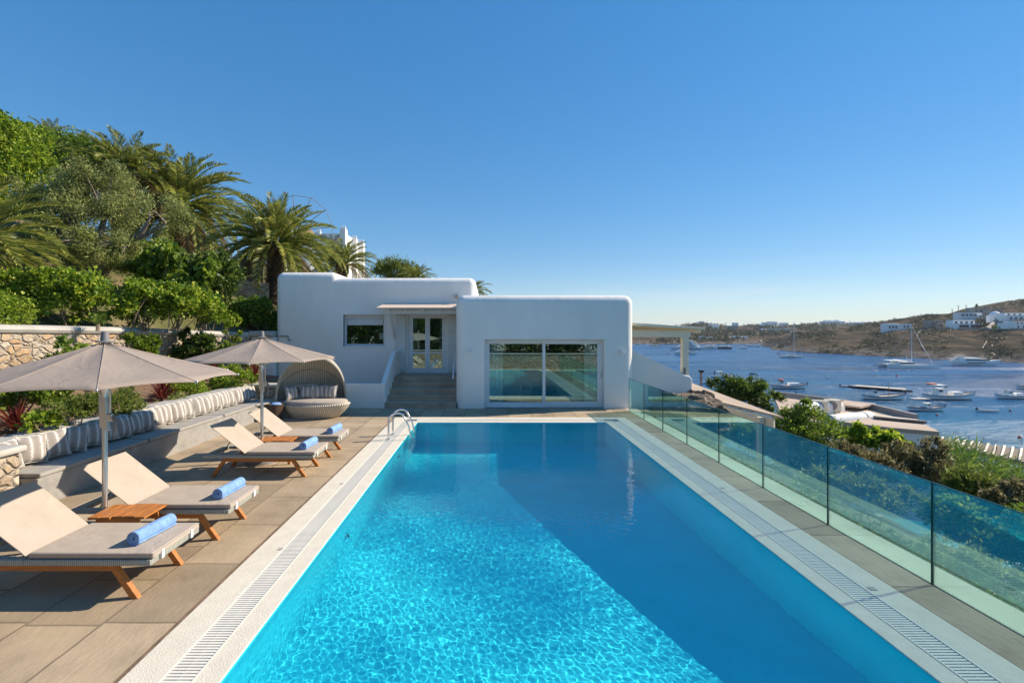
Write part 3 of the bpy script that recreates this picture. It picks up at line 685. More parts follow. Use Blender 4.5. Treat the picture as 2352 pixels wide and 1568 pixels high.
pn.tube(pts, .005, 5, False); pn.build('piping', 'coping_smooth', pil, smooth=60)
pys = [6.51, 6.86, 7.20, 7.54, 7.88, 8.20, 8.49, 8.80, 9.08, 9.39, 9.70, 10.03, 10.37, 10.74, 11.10, 11.44, 11.79, 12.13, 12.49, 12.84, 13.16]
order = 'first second third fourth fifth sixth seventh eighth ninth tenth eleventh twelfth thirteenth fourteenth fifteenth sixteenth seventeenth eighteenth nineteenth twentieth'.split()
for i, y in enumerate(pys):
    o = pil if i == 0 else copy_tree(pil)
    yaw = R([88, 66, 62, 56, 60, 74, 78, 76, 66, 72, 78, 64, 70, 66, 80, 70, 78, 72, 76, 72, 66][i]); tl = R(-17 + rnd.uniform(-4, 4))
    roll = R([0, 3, -4, 9, 5, -3, 2, 0, 2, -2, 3, -4, 2, -3, 0, 2, -2, 1, 0, 3, -2][i])
    o.rotation_mode = 'XYZ'; o.rotation_euler = (tl, roll, yaw); o.location = (-6.70 + rnd.uniform(-.03, .02), y, .695)
    if i < 20: o['label'] = 'striped beige pillow on the bench, ' + order[i] + ' in the row from the near stone pier'
    else: o['label'] = 'striped beige pillow closing the row at the far bench corner'
# retaining wall of the terrace above
gw_ = thing('retaining_wall', 'rubble stone garden wall with rounded grey cap below the terrace shrubs', 'stone wall', (-10, 12, 0), 0, None, True)
path = [(-11.2, 4.0), (-10.9, 8.5), (-10.1, 13.0), (-9.25, 16.7), (-8.72, 17.1)]
def ribbon(mb, path, th, z0, z1f):
    off = []
    for i, p in enumerate(path):
        a = Vector(path[max(i - 1, 0)]); b_ = Vector(path[min(i + 1, len(path) - 1)]); dd = (b_ - a).normalized(); off.append(Vector((-dd.y, dd.x)))
    G = [[], [], [], []]
    for i, p in enumerate(path):
        l = Vector(p) + off[i] * th; r = Vector(p) ; zt = z1f(i)
        for k, q in enumerate(((r, z0), (r, zt), (l, zt), (l, z0))): G[k].append((q[0].x, q[0].y, q[1]))
    mb.sheet(G); n = len(path); k0 = len(mb.V) - 4 * n
    mb.Fc += [[k0, k0 + n, k0 + 2 * n, k0 + 3 * n], [k0 + n - 1, k0 + 4 * n - 1, k0 + 3 * n - 1, k0 + 2 * n - 1]]; mb.M += [0, 0]; return mb
wz = [2.47, 2.43, 2.36, 2.22, 2.20]
ribbon(MB(), path, .45, .3, lambda i: wz[i]).build('wall', 'rubble', gw_)
capp = MB(); cps = []
for i in range(len(path) - 1):
    for s in range(8):
        f = s / 8; cps.append((path[i][0] * (1 - f) + path[i + 1][0] * f - .2, path[i][1] * (1 - f) + path[i + 1][1] * f + .02, wz[i] * (1 - f) + wz[i + 1] * f + .06))
cps.append((path[-1][0] - .1, path[-1][1] + .05, wz[-1] + .06)); G = []
for p in cps: G.append([(p[0] + .30 * math.cos(a), p[1] + .08 * math.cos(a), p[2] + .115 * max(-.6, min(1, 1.25 * math.sin(a)))) for a in [2 * math.pi * k / 12 for k in range(12)]])
capp.sheet(G, True); capp.build('cap', 'cap_stone', gw_, smooth=50)

# ------------------------------------------------------------------ sun loungers
def make_lounger():
    r = thing('sun_lounger', '', 'sun lounger', (0, 0, 0), 0, 'sun loungers in a row beside the pool')
    # origin: near front foot of the frame; x runs to the foot end, y across
    W_ = .655
    fr = MB()
    for y in (.0, W_ - .05): fr.beam((-1.31, y + .025, .305), (-.215, y + .025, .305), .05, .062)
    fr.beam((-1.2, .03, .30), (-1.2, W_ - .03, .30), .04, .05); fr.beam((-.35, .03, .30), (-.35, W_ - .03, .30), .04, .05)
    fr.build('frame', 'teak', r, bevel=.004)
    for y in (0, W_ - .05):
        for xa, xb in ((-1.31, -1.53), (-.215, .0)):
            l = MB(); sg = 1 if xb > xa else -1; wv = .062
            l.hex8([(xb - .036, y, 0), (xb + .036, y, 0), (xb + .036, y + .05, 0), (xb - .036, y + .05, 0), (xa - wv / 2, y - .001, .337), (xa + wv / 2, y - .001, .337), (xa + wv / 2, y + .051, .337), (xa - wv / 2, y + .051, .337)])
            l.build('leg', 'teak', r, bevel=.004)
    # wicker platform (a ring at the head end, closed under the seat) with uv for the weave
    p = MB(); p.box(-.98, .17, -.03, W_ + .03, .340, .398); p.box(-1.68, -.98, -.03, .05, .340, .398); p.box(-1.68, -.98, W_ - .05, W_ + .03, .340, .398); p.box(-1.68, -1.58, .05, W_ - .05, .340, .398)
    uvbox(p.build('wicker_platform', 'wicker', r, bevel=.008), 1, 5)
    hx = -.95; a = R(40); ca, sa = math.cos(a), math.sin(a)
    def tilt(mb):
        mb.V = [(hx - (v[0] * ca) - v[2] * sa * 1.0, v[1], .398 + v[0] * sa - 0 + v[2] * ca) for v in mb.V]; return mb
    uvbox(tilt(MB().box(.0, .70, .0, W_, -.035, .0)).build('backrest_panel', 'wicker', r, bevel=.006), 1, 5)
    def cushion(x0, x1, mb=None):
        n = 16; G = []
        mb = MB()
        mb.box(x0, x1, -.015, W_ + .015, .002, .062); return mb
    st = cushion(-.955, .185); st.V = [(v[0], v[1], v[2] + .398) for v in st.V]
    so_ = st.build('seat_cushion', 'taupe_fabric', r, bevel=.02, seg=4, smooth=60)
    sp = MB()
    for z in (.412, .449): sp.tube([(-.95, -.013, z), (.178, -.013, z), (.183, -.008, z), (.183, W_ + .008, z), (.178, W_ + .013, z), (-.95, W_ + .013, z)], .0045, 5)
    sp.build('piping', 'taupe_canopy', so_)
    for y in (.09, W_ - .14): MB().box(.171, .192, y, y + .035, .352, .44).build('strap', 'white_frame', so_)
    bo = tilt(MB().box(.02, .755, -.015, W_ + .015, .002, .064)).build('back_cushion', 'taupe_fabric', r, bevel=.02, seg=4, smooth=60)
    for y in (.12, W_ - .12): MB().tube([(-1.45, y, .36), (hx - .42 * ca, y, .39 + .40 * sa)], .008, 6).build('prop', 'dark_plastic', r)
    return r
lo = make_lounger()
for i, (x, y, lbl) in enumerate(((-3.22, 4.245, 'taupe sun lounger nearest the camera, its head end cut by the frame edge'), (-3.17, 5.43, 'taupe sun lounger directly behind the nearest side table'),
                                 (-3.06, 7.77, 'taupe sun lounger in front of the farther side table'), (-3.03, 8.95, 'farthest taupe sun lounger, just in front of the wicker daybed'))):
    o = lo if i == 0 else copy_tree(lo)
    o.location = (x, y, 0); o['label'] = lbl; o.scale = (1, 1, .925)
# rolled towels
def make_towel():
    r = thing('rolled_towel', '', 'towel', (0, 0, 0), 0, 'rolled blue towels on the loungers'); Ln = .46; mb = MB(); tq = MB()
    n = 84; turns = 3.6; th = .0085; sp = []
    for i in range(n + 1):
        a = i / n * turns * 2 * math.pi; rr = .008 + .054 * (i / n); sp.append((rr * math.cos(a + 2), rr * math.sin(a + 2)))
    G = [[(p[0] * (1 + .02 * math.sin(k * 2.1)), y, .064 + p[1] * (1 + .02 * math.cos(k * 1.7))) for p in sp] for k, y in enumerate([-Ln / 2 + .006 * 0, -Ln / 2 + .012, -.1, .0, .1, Ln / 2 - .012, Ln / 2])]
    o = MB().sheet(G).build('terry_roll', 'towel', r, smooth=80)
    s = o.modifiers.new('thick', 'SOLIDIFY'); s.thickness = th * 1.4; s.offset = -1
    return r
tw = make_towel()
for i, (x, y, z, a, lbl) in enumerate(((-3.30, 4.60, .427, -6, 'rolled light blue towel on the nearest lounger'), (-3.20, 5.79, .427, -5, 'rolled light blue towel on the lounger behind the nearest side table'),
                                       (-3.10, 8.10, .427, -4, 'rolled light blue towel on the third lounger, before the farther table'), (-3.04, 9.29, .427, -5, 'rolled light blue towel on the farthest lounger'))):
    o = tw if i == 0 else copy_tree(tw); o.location = (x, y, z); o.rotation_euler = (0, 0, R(a)); o['label'] = lbl
# side tables
def make_table():
    r = thing('side_table', '', 'side table', (0, 0, 0), 0, 'low teak side tables between the loungers')
    for i in range(5):
        x = -.30 + i * .122; dy = .028 if i in (2, 3) else 0
        MB().box(x, x + .110, -.19 + dy, .19 + dy * .7, .405, .43).build('slat', 'teak_y', r, bevel=.003)
    for y in (-.15, .15):
        MB().beam((-.2, y, .385), (.2, y, .385), .03, .04).build('rail', 'teak', r, bevel=.003)
        for sg in (-1, 1):
            MB().hex8([(sg * .27 - .022, y * 1.1 - .015, 0), (sg * .27 + .022, y * 1.1 - .015, 0), (sg * .27 + .022, y * 1.1 + .015, 0), (sg * .27 - .022, y * 1.1 + .015, 0),
                       (sg * .19 - .028, y - .016, .404), (sg * .19 + .028, y - .016, .404), (sg * .19 + .028, y + .016, .404), (sg * .19 - .028, y + .016, .404)]).build('leg', 'teak', r, bevel=.003)
    return r
tb = make_table()
for i, (x, y, a, lbl) in enumerate(((-4.02, 5.22, 2, 'low teak slatted side table between the two nearest loungers'), (-3.9, 8.67, 3, 'low teak slatted side table between the two farther loungers'))):
    o = tb if i == 0 else copy_tree(tb); o.location = (x, y, 0); o.rotation_euler = (0, 0, R(a)); o['label'] = lbl
# parasols
def make_parasol(rot):
    r = thing('parasol', '', 'parasol', (0, 0, 0), 0, 'taupe parasols between the loungers')
    RR, zr, zt, nr = 1.36, 1.90, 2.315, 10
    MB().lathe([(.30, 0), (.30, .03), (.28, .06), (.05, .07), (.035, .35)], 24).build('base', 'grey_plastic', r, smooth=40)
    MB().tube([(0, 0, .06), (0, 0, 1.45)], .027, 16).tube([(0, 0, 1.45), (0, 0, 2.32)], .024, 16).build('pole', 'aluminium', r, smooth=60)
    cb = MB(); G = []; ns = 10
    for q in range(9):
        f = .035 + .965 * q / 8; row = []
        for i in range(nr):
            for s in range(ns):
                a0 = rot + 2 * math.pi * i / nr; a1 = rot + 2 * math.pi * (i + 1) / nr; u = s / ns
                p0 = Vector((math.cos(a0), math.sin(a0), 0)); p1 = Vector((math.cos(a1), math.sin(a1), 0)); p = p0.lerp(p1, u) * RR * f
                sag = math.sin(math.pi * u); z = zt - (zt - zr) * (f ** .90) - .020 * sag * math.sin(math.pi * f) + (.018 * sag * f ** 6)
                p *= 1 - .018 * sag * f ** 4
                row.append((p.x, p.y, z))
        G.append(row)
    cb.sheet(G, True); cv = cb.build('canopy', 'taupe_canopy', r, smooth=8)
    sm = cv.modifiers.new('thick', 'SOLIDIFY'); sm.thickness = .004
    G2 = MB()
    for i in range(nr):
        a = rot + 2 * math.pi * i / nr; pts = []
        for q in range(9):
            f = .035 + .965 * q / 8; pts.append((math.cos(a) * RR * f, math.sin(a) * RR * f, zt - (zt - zr) * f ** .90 + .003))
        G2.tube(pts, .006, 5, False)
    G2.build('seam', 'taupe_canopy', cv, smooth=60)
    for i in range(nr):
        a = rot + 2 * math.pi * i / nr; c, s = math.cos(a), math.sin(a)
        rb_ = MB().tube([(c * .05, s * .05, zt - .03), (c * RR * .55, s * RR * .55, zt - (zt - zr) * .55 ** .9 - .025), (c * RR * .985, s * RR * .985, zr - .006)], .009, 6).build('rib', 'aluminium', r)
        MB().tube([(c * .05, s * .05, 1.80), (c * RR * .42, s * RR * .42, zt - (zt - zr) * .42 ** .9 - .03)], .008, 6).build('strut', 'aluminium', rb_)
        MB().ball((c * RR * 1.0, s * RR * 1.0, zr + .002), .014, n=8, m=5).build('rib_tip', 'aluminium', rb_)
    MB().lathe([(.085, 0), (.09, .012), (.045, .022), (.036, .11), (.034, .125), (.001, .13)], 20, (0, 0, zt - .008)).build('top_cap', 'grey_plastic', r, smooth=35)
    MB().lathe([(.06, 1.84), (.07, 1.82), (.055, 1.77), (.034, 1.72), (.032, 1.68)], 18).build('hub', 'aluminium', r, smooth=50)
    hd = MB().hex8([(-.05, -.025, 1.34), (.045, -.025, 1.30), (.045, .025, 1.30), (-.05, .025, 1.34), (-.055, -.03, 1.74), (.02, -.03, 1.74), (.02, .03, 1.74), (-.055, .03, 1.74)]).hex8([(.03, -.022, 1.40), (.10, -.022, 1.42), (.10, .022, 1.42), (.03, .022, 1.40), (.02, -.022, 1.50), (.085, -.022, 1.50), (.085, .022, 1.50), (.02, .022, 1.50)])
    hd.build('crank_housing', 'aluminium', r, bevel=.012, seg=3)
    MB().tube([(.08, 0, 1.47), (.115, 0, 1.44), (.12, 0, 1.34), (.105, 0, 1.22)], [.016, .016, .014, .01], 8).build('crank_lever', 'grey_plastic', r, smooth=60)
    MB().tube([(.06, .0, 1.78), (.06, 0, 1.47)], .009, 6).build('cord', 'white_frame', r)
    return r
for i, (x, y, rot, lbl) in enumerate(((-4.37, 5.32, -53, 'large taupe parasol nearest the camera, between the two nearest loungers'), (-4.22, 8.72, -72, 'taupe parasol farther back, between the two farther loungers'))):
    o = make_parasol(R(rot)); o.location = (x, y, 0); o['label'] = lbl
# wicker daybed
dbx = thing('daybed', 'round hooded wicker daybed with cushions beside the white planter wall', 'daybed', (-4.93, 13.25, 0), R(-10))
mb = MB(); n = 56; prof = [(.70, .0), (.74, .04), (.84, .14), (.95, .27), (1.0, .37), (.97, .40), (.90, .375)]
ax, by = .98, .66
def rad(a): return 1 + .10 * math.cos(a) ** 3
G = [[(r_ * ax * math.cos(a) * rad(a), r_ * by * math.sin(a), z + .02 * math.cos(a)) for a in [2 * math.pi * k / n for k in range(n)]] for r_, z in prof]
mb.sheet(G, True); mb.Fc.append(list(range(n - 1, -1, -1))); mb.M.append(0)
bk = mb.build('basket_base', 'wicker_pod', dbx, smooth=50)
uv = bk.data.uv_layers.new(name='uv')
for li, lp in enumerate(bk.data.loops):
    v = bk.data.vertices[lp.vertex_index].co; uv.data[li].uv = (math.atan2(v.y, v.x) * .75, v.z * 1.2)
G = [[(r_ * ax * math.cos(a) * rad(a) * .93, r_ * by * math.sin(a) * .90, z) for a in [2 * math.pi * k / 40 for k in range(40)]] for r_, z in ((.95, .36), (1.0, .385), (1.0, .46), (.95, .49), (.001, .495))]
MB().sheet(G, True).build('mattress', 'taupe_fabric', dbx, smooth=60)
nd = Vector((.52, -.85, 0)).normalized(); ed_ = Vector((-nd.y, nd.x, 0))
def hoodp(u, ph, k=1.0, off=0):
    A, Bk, Hh = .93 * k, .72 * k, 1.42 * k
    c = Vector((-.12, .08, .36)) + nd * off
    return c + ed_ * (A * math.cos(u)) + (Vector((0, 0, 1)) * (Hh * math.cos(ph)) - nd * (Bk * math.sin(ph))) * (math.sin(u) ** .8 if math.sin(u) > 0 else 0)
nu, nv = 48, 14
G = [[tuple(hoodp(math.pi * i / nu, R(-20 + 118 * j / nv))) for i in range(nu + 1)] for j in range(nv + 1)]
hb = MB().sheet(G).build('hood', 'wicker_pod', dbx, smooth=70)
uv = hb.data.uv_layers.new(name='uv')
for p in hb.data.polygons:
    q = p.index; j, i = divmod(q, nu)
    for li, (dj, di) in zip(p.loop_indices, ((0, 0), (0, 1), (1, 1), (1, 0))): uv.data[li].uv = ((i + di) / nu * 2.6, (j + dj) / nv * 1.2)
hm = hb.modifiers.new('thick', 'SOLIDIFY'); hm.thickness = .03
MB().tube([tuple(hoodp(math.pi * i / 40, R(-20))) for i in range(41)], .026, 8).build('hood_rim', 'wicker_pod', dbx, smooth=60)
for ph in (15, 48): MB().tube([tuple(hoodp(math.pi * (.03 + .94 * i / 40), R(ph), .975)) for i in range(41)], .012, 6).build('hood_rib', 'wicker_pod', dbx, smooth=60)
P2 = thing('daybed_pillow', '', 'pillow', (0, 0, 0), 0, 'striped pillows on the daybed')
c = pillow_mesh(.44, .40, .17).build('cover', 'stripe', P2, smooth=80)
for i, (x, y, yaw, lbl) in enumerate(((-5.52, 13.16, 62, 'striped pillow at the left end of the wicker daybed, seen edge on'), (-5.20, 13.40, 12, 'large square striped pillow, second from the left in the daybed'),
                                   (-4.84, 13.48, 30, 'narrow looking striped pillow turned sideways in the daybed'), (-4.54, 13.46, -6, 'striped pillow at the right end of the daybed row'))):
    o = P2 if i == 0 else copy_tree(P2); o.location = (x, y, .67); o.rotation_euler = (R(-14), 0, R(yaw)); o['label'] = lbl
bs = thing('wicker_basket', 'dark brown wicker basket between bench end and daybed', 'basket', (-5.76, 12.70, 0))
o = MB().lathe([(.13, 0), (.17, .2), (.19, .42), (.175, .42), (.155, .2), (.12, .02)], 20).build('body', 'wicker_brown', bs, smooth=50); uvbox(o)
MB().tube([(.18 * math.cos(a), .18 * math.sin(a), .425) for a in [2 * math.pi * k / 20 for k in range(21)]], .016, 6).build('rim', 'wicker_brown', bs)
tag(MB().lathe([(.02, .33), (.14, .35), (.15, .42), (.10, .47), (.02, .455)], 16, (-5.76, 12.70, 0)).build('folded_towel', 'towel', smooth=60), 'blue towel lying in the dark wicker basket', 'towel')

# ------------------------------------------------------------------ glass balustrade
bal = thing('glass_balustrade', 'frameless green tinted glass balustrade along the sea side of the pool', 'glass balustrade', (4.29, 8, 0), 0, None, True)
joints = [1.9, 3.1, 4.485, 5.86, 7.24, 8.62, 10.0, 11.38, 12.75, 14.1]
for i in range(len(joints) - 1):
    y0, y1 = joints[i] + .008, joints[i + 1] - .008; x = 4.292
    g = MB(); q = [(x - .006, y0, .0), (x - .006, y1, .0), (x - .006, y1, .985), (x - .006, y0, .985)]
    g.add(q, [(3, 2, 1, 0)]); g.add([(x + .006, a[1], a[2]) for a in q], [(0, 1, 2, 3)])
    p = g.build('panel', 'balustrade_glass', bal)
    MB().box(x - .007, x + .007, y0 - .004, y0 + .003, 0, .988).box(x - .007, x + .007, y1 - .003, y1 + .004, 0, .988).box(x - .006, x + .006, y0 + .003, y1 - .003, .980, .988).build('edge', 'glass_edge', p)
MB().box(4.287, 4.30, 1.9, 14.1, -.05, .006).build('base_seam', 'dark_plastic', bal)
# wall behind the camera and the terrace on it (seen in the door glass)
nw = thing('end_wall', 'rubble stone wall closing the near pool end, seen reflected in the sliding door', 'stone wall', (0, .3, 0), 0, None, True)
MB().box(-12, 9, -.1, .38, -.3, .90).build('wall', 'rubble', nw)
MB().box(-12, 9, -.14, .42, .903, .98).build('cap', 'cap_stone', nw, bevel=.03)
struct(MB().box(-12, 9, -14, -.1, -.3, .86).build('upper_terrace', 'pavers'))
struct(MB().box(PX0 - .435, PX1 + .435, .38, .41, -.2, .0).build('near_rim', 'coping'))
# ------------------------------------------------------------------ ground: hillside on the left, slope on the right, sea
def grid_mesh(name, xs, ys, fz, m, smooth=True):
    G = [[(x, y, fz(x, y)) for x in xs] for y in ys]
    o = MB().sheet(G).build(name, m, smooth=60 if smooth else None); return struct(o)
m, t, b, o = nodes('hill_soil'); b.inputs['Roughness'].default_value = .95
v = coords(t); n1 = N(t, 'TexNoise', i_Scale=.35, i_Detail=8, i_Roughness=.65); L(t, v, n1.inputs[0])
L(t, ramp(t, n1.outputs[0], [(.3, (.05, .065, .015)), (.48, (.12, .12, .035)), (.6, (.24, .17, .10)), (.75, (.33, .25, .16))]).outputs[0], b.inputs[0])
n2 = N(t, 'TexNoise', i_Scale=5, i_Detail=5); L(t, v, n2.inputs[0]); bumpn(t, b, n2.outputs[0], .8, .1)
def fr2(x, y): return math.sin(x * .9 + 1.3 * math.sin(y * .7)) * .5 + math.sin(y * 1.3 + x * .5) * .35 + math.sin(x * 2.7 - y * 2.1) * .18
def wallx(y): return float(np.interp(y, [3, 8.5, 13, 16.7, 17.2, 19], [-11.2, -10.9, -10.1, -9.25, -8.75, -8.0]))
def hillz(x, y):
    base = wallx(y) - .45
    up = max(0, base - x)
    z = 2.25 + .50 * min(up, 9) + .12 * max(0, up - 9) * (1 if up < 22 else 22 / up) + .055 * max(0, y - 18) + .25 * fr2(x * .5, y * .5) * min(1, up / 3)
    if x > -9: z -= .28 * max(0, x + 9) * max(0, min(1, (y - 24) / 10))
    return z
hy = [3 + i for i in range(14)] + [16.6, 17.0, 17.4, 18.2] + [19.4 + 1.2 * i for i in range(68)]; G = []
for y in hy:
    xe = wallx(y) - .32; xr = [-90 + (xe + 90) * (1 - (1 - i / 80) ** 1.5) for i in range(81)]; G.append([(x, y, hillz(x, y)) for x in xr])
struct(MB().sheet(G).build('hillside', 'hill_soil', smooth=60))
grid_mesh('hillside_back', [-11 + i for i in range(19)], [17.8 + 1.2 * i for i in range(68)], lambda x, y: (hillz(x, y) - .1) if x < -9.4 or y > 26 else -.2, 'hill_soil')
struct(MB().hex8([(-11.5, 4, .2), (-7.25, 4, .2), (-7.25, 17.2, .2), (-10, 17.2, .2), (-11.5, 4, 1.0), (-7.25, 4, .72), (-7.25, 17.2, .72), (-10, 17.2, .95)]).build('garden_bed', 'soil'))
def slopez(x, y): return max(-13.5, -1.15 - .40 * (x - 4.66) + .35 * fr2(x * .4, y * .4) - .02 * max(0, y - 20))
m, t, b, o = nodes('slope_soil'); b.inputs['Roughness'].default_value = .95
v = coords(t); n1 = N(t, 'TexNoise', i_Scale=.9, i_Detail=8, i_Roughness=.7); L(t, v, n1.inputs[0])
L(t, ramp(t, n1.outputs[0], [(.35, (.03, .035, .015)), (.55, (.07, .06, .03)), (.75, (.16, .12, .08))]).outputs[0], b.inputs[0])
grid_mesh('slope', [4.64, 5.2] + [6 + 1.2 * i for i in range(40)], [-30 + 1.6 * i for i in range(95)], slopez, 'slope_soil')
# sea
m, t, b, o = nodes('sea'); b.inputs['Roughness'].default_value = .22; b.inputs['IOR'].default_value = 1.33; b.inputs['Specular IOR Level'].default_value = .22
tc = N(t, 'TexCoord'); sp = N(t, 'SeparateXYZ'); L(t, tc.outputs['Object'], sp.inputs[0])
ln = N(t, 'VectorMath', operation='LENGTH'); L(t, tc.outputs['Object'], ln.inputs[0])
nz = N(t, 'TexNoise', i_Scale=.022, i_Detail=5); L(t, tc.outputs['Object'], nz.inputs[0])
ma = N(t, 'Math', operation='MULTIPLY_ADD'); ma.inputs[1].default_value = 75; L(t, nz.outputs[0], ma.inputs[0]); L(t, ln.outputs['Value'], ma.inputs[2])
dv = N(t, 'Math', operation='DIVIDE'); dv.inputs[1].default_value = 330; L(t, ma.outputs[0], dv.inputs[0])
L(t, ramp(t, dv.outputs[0], [(.20, (.04, .23, .27)), (.36, (.018, .15, .25)), (.55, (.010, .09, .21)), (.9, (.008, .07, .19))]).outputs[0], b.inputs[0])
mp = N(t, 'Mapping'); mp.inputs['Scale'].default_value = (.55, 1.5, 1); mp.inputs['Rotation'].default_value = (0, 0, R(-12)); L(t, tc.outputs['Object'], mp.inputs[0])
w1 = N(t, 'TexNoise', i_Scale=.75, i_Detail=5, i_Roughness=.6); L(t, mp.outputs[0], w1.inputs[0])
w2 = N(t, 'TexNoise', i_Scale=.03, i_Detail=3); L(t, mp.outputs[0], w2.inputs[0])
r2 = ramp(t, w2.outputs[0], [(.40, (.25, .25, .25)), (.6, (1, 1, 1))])
mu = N(t, 'Math', operation='MULTIPLY'); L(t, w1.outputs[0], mu.inputs[0]); L(t, r2.outputs[0], mu.inputs[1])
bumpn(t, b, mu.outputs[0], 1, 1.1)
ms = N(t, 'Mapping'); ms.inputs['Scale'].default_value = (.010, .085, 1); ms.inputs['Rotation'].default_value = (0, 0, R(8)); L(t, tc.outputs['Object'], ms.inputs[0])
w3 = N(t, 'TexNoise', i_Scale=1, i_Detail=7, i_Roughness=.7); L(t, ms.outputs[0], w3.inputs[0])
L(t, ramp(t, w3.outputs[0], [(.38, (.12, .12, .12)), (.62, (.32, .32, .32))]).outputs[0], b.inputs['Roughness'])
L(t, ramp(t, w3.outputs[0], [(.36, (.10, .10, .10)), (.64, (.32, .32, .32))]).outputs[0], b.inputs['Specular IOR Level'])
struct(MB().add([(-1500, -300, SEA), (3500, -300, SEA), (3500, 4500, SEA), (-1500, 4500, SEA)], [(0, 1, 2, 3)]).build('sea', 'sea'))

# ------------------------------------------------------------------ far hills across the bay
m, t, b, o = nodes('dry_hill'); b.inputs['Roughness'].default_value = 1; b.inputs['Specular IOR Level'].default_value = .05
tc = N(t, 'TexCoord'); mp = N(t, 'Mapping'); mp.inputs['Scale'].default_value = (1, .45, 2.2); L(t, tc.outputs['Object'], mp.inputs[0])
n1 = N(t, 'TexNoise', i_Scale=.085, i_Detail=10, i_Roughness=.78); L(t, mp.outputs[0], n1.inputs[0])
cr = ramp(t, n1.outputs[0], [(.34, (.022, .026, .016)), (.45, (.055, .048, .032)), (.54, (.115, .08, .05)), (.63, (.19, .135, .085)), (.72, (.08, .066, .044))])
sp = N(t, 'SeparateXYZ'); L(t, tc.outputs['Object'], sp.inputs[0])
n3 = N(t, 'TexNoise', i_Scale=.25, i_Detail=6); L(t, tc.outputs['Object'], n3.inputs[0])
rk = ramp(t, n3.outputs[0], [(.35, (.05, .045, .04)), (.6, (.22, .19, .16))])
zz = N(t, 'MapRange'); zz.inputs[1].default_value = -10.6; zz.inputs[2].default_value = -8.2; L(t, sp.outputs[2], zz.inputs[0])
mx = N(t, 'MixRGB'); L(t, zz.outputs[0], mx.inputs[0]); L(t, rk.outputs[0], mx.inputs[1]); L(t, cr.outputs[0], mx.inputs[2]); L(t, mx.outputs[0], b.inputs[0])
bumpn(t, b, n1.outputs[0], .8, 4)
class Hill:
    def __init__(s, shore, ridge, dep): s.sh = shore; s.ri = ridge; s.dep = dep
    def ip(s, tab, x): return float(np.interp(x, [p[0] for p in tab], [p[1] for p in tab]))
    def ends(s, x):
        ys = s.ip(s.sh, x); a = at(x, ys, F * (H - SEA) / (ys - VY)); yr = s.ip(s.ri, x)
        Y2 = a.y + s.ip(s.dep, x); return a, at(x, yr, Y2)
    def p(s, x, t):
        a, c = s.ends(x); q = a.lerp(c, t); q.z += (c.z - a.z) * .16 * math.sin(math.pi * t) * (1 - t); return q
    def find(s, x, y):                       # the point of the hill seen at photo pixel x, y
        lo, hi = 0, 1
        for _ in range(30):
            mid = (lo + hi) / 2; q = s.p(x, mid); py = VY - (q.z - H) * F / q.y
            if py > y: lo = mid
            else: hi = mid
        return s.p(x, lo)
    def mesh(s, name, x0, x1, dx, rows, amp, seed):
        rg = np.random.default_rng(seed); xs = np.arange(x0, x1, dx); G = []
        ph = rg.random((10, 3)) * 6.28
        for j in range(rows + 5):
            t = j / rows; row = []
            for x in xs:
                q = s.p(x, min(t, 1)); 
                if t > 1: q.y += (t - 1) * 400; q.z -= (t - 1) * 55
                k = sum(math.sin(q.x * .05 * 1.6 ** i + ph[i][0]) * math.sin(q.y * .04 * 1.6 ** i + ph[i][1]) / 1.45 ** i for i in range(7))
                q.z += amp * k * min(1, t * 4 + .15) * (1 if t < .93 or t > 1 else .45)
                q.z += -1.0 if j == 0 else 0
                row.append(tuple(q))
            G.append(row)
        return struct(MB().sheet(G[::-1]).build(name, 'dry_hill', smooth=60))
far = Hill([(1200, 790), (1500, 791), (1770, 790), (2200, 790)], [(1200, 748), (1560, 749), (1585, 746), (1612, 743), (1646, 746), (1683, 748), (1732, 747), (1817, 745.5), (1866, 744.5), (1952, 744.5), (2100, 740), (2200, 740)], [(1200, 420), (2200, 420)])
near = Hill([(1758, 802), (1800, 806), (1850, 810), (1950, 815), (2050, 820), (2150, 825), (2250, 830), (2352, 834), (2500, 841), (2900, 860)],
            [(1758, 801), (1790, 793), (1826, 768), (1900, 756), (1948, 753), (2012, 740), (2090, 728), (2139, 721), (2240, 718), (2266, 706), (2310, 692), (2352, 688), (2500, 672), (2900, 640)], [(1758, 30), (1830, 90), (1950, 150), (2352, 190), (2900, 200)])
far.mesh('far_hills', 1180, 2200, 4, 40, .26, 1); near.mesh('headland', 1758, 2900, 4, 44, .20, 2)
# scrub clinging to both hills
rg = np.random.default_rng(11); Q = []
for hl, n, x0, x1, sz in ((far, 2600, 1300, 2050, 2.5), (near, 4200, 1790, 2700, .85)):
    for i in range(n):
        x = rg.uniform(x0, x1); tt = rg.random() ** .8
        d_ = math.sin(x * .05 + 3 * tt) + math.sin(x * .017 - 7 * tt) + rg.normal() * .7
        if d_ < (.35 if hl is near or not .12 < tt < .45 else -.5): continue
        q = np.array(hl.p(x, tt)); k = 20; s = sz * (.6 + rg.random()); P = q + rg.normal(size=(k, 3)) * np.array([s * .9, s * .9, s * .38]); P[:, 2] += s * .25
        D = unit(rg.normal(size=(k, 3)) + [0, 0, .4]); Q.append(leafquads(P, D, np.full(k, s * .8), np.full(k, s * .3), rg))
tag(np_quads('scrub', np.concatenate(Q), 'leaf_scrub'), 'dark low scrub scattered over the hills across the bay', 'scrub', kind='stuff')

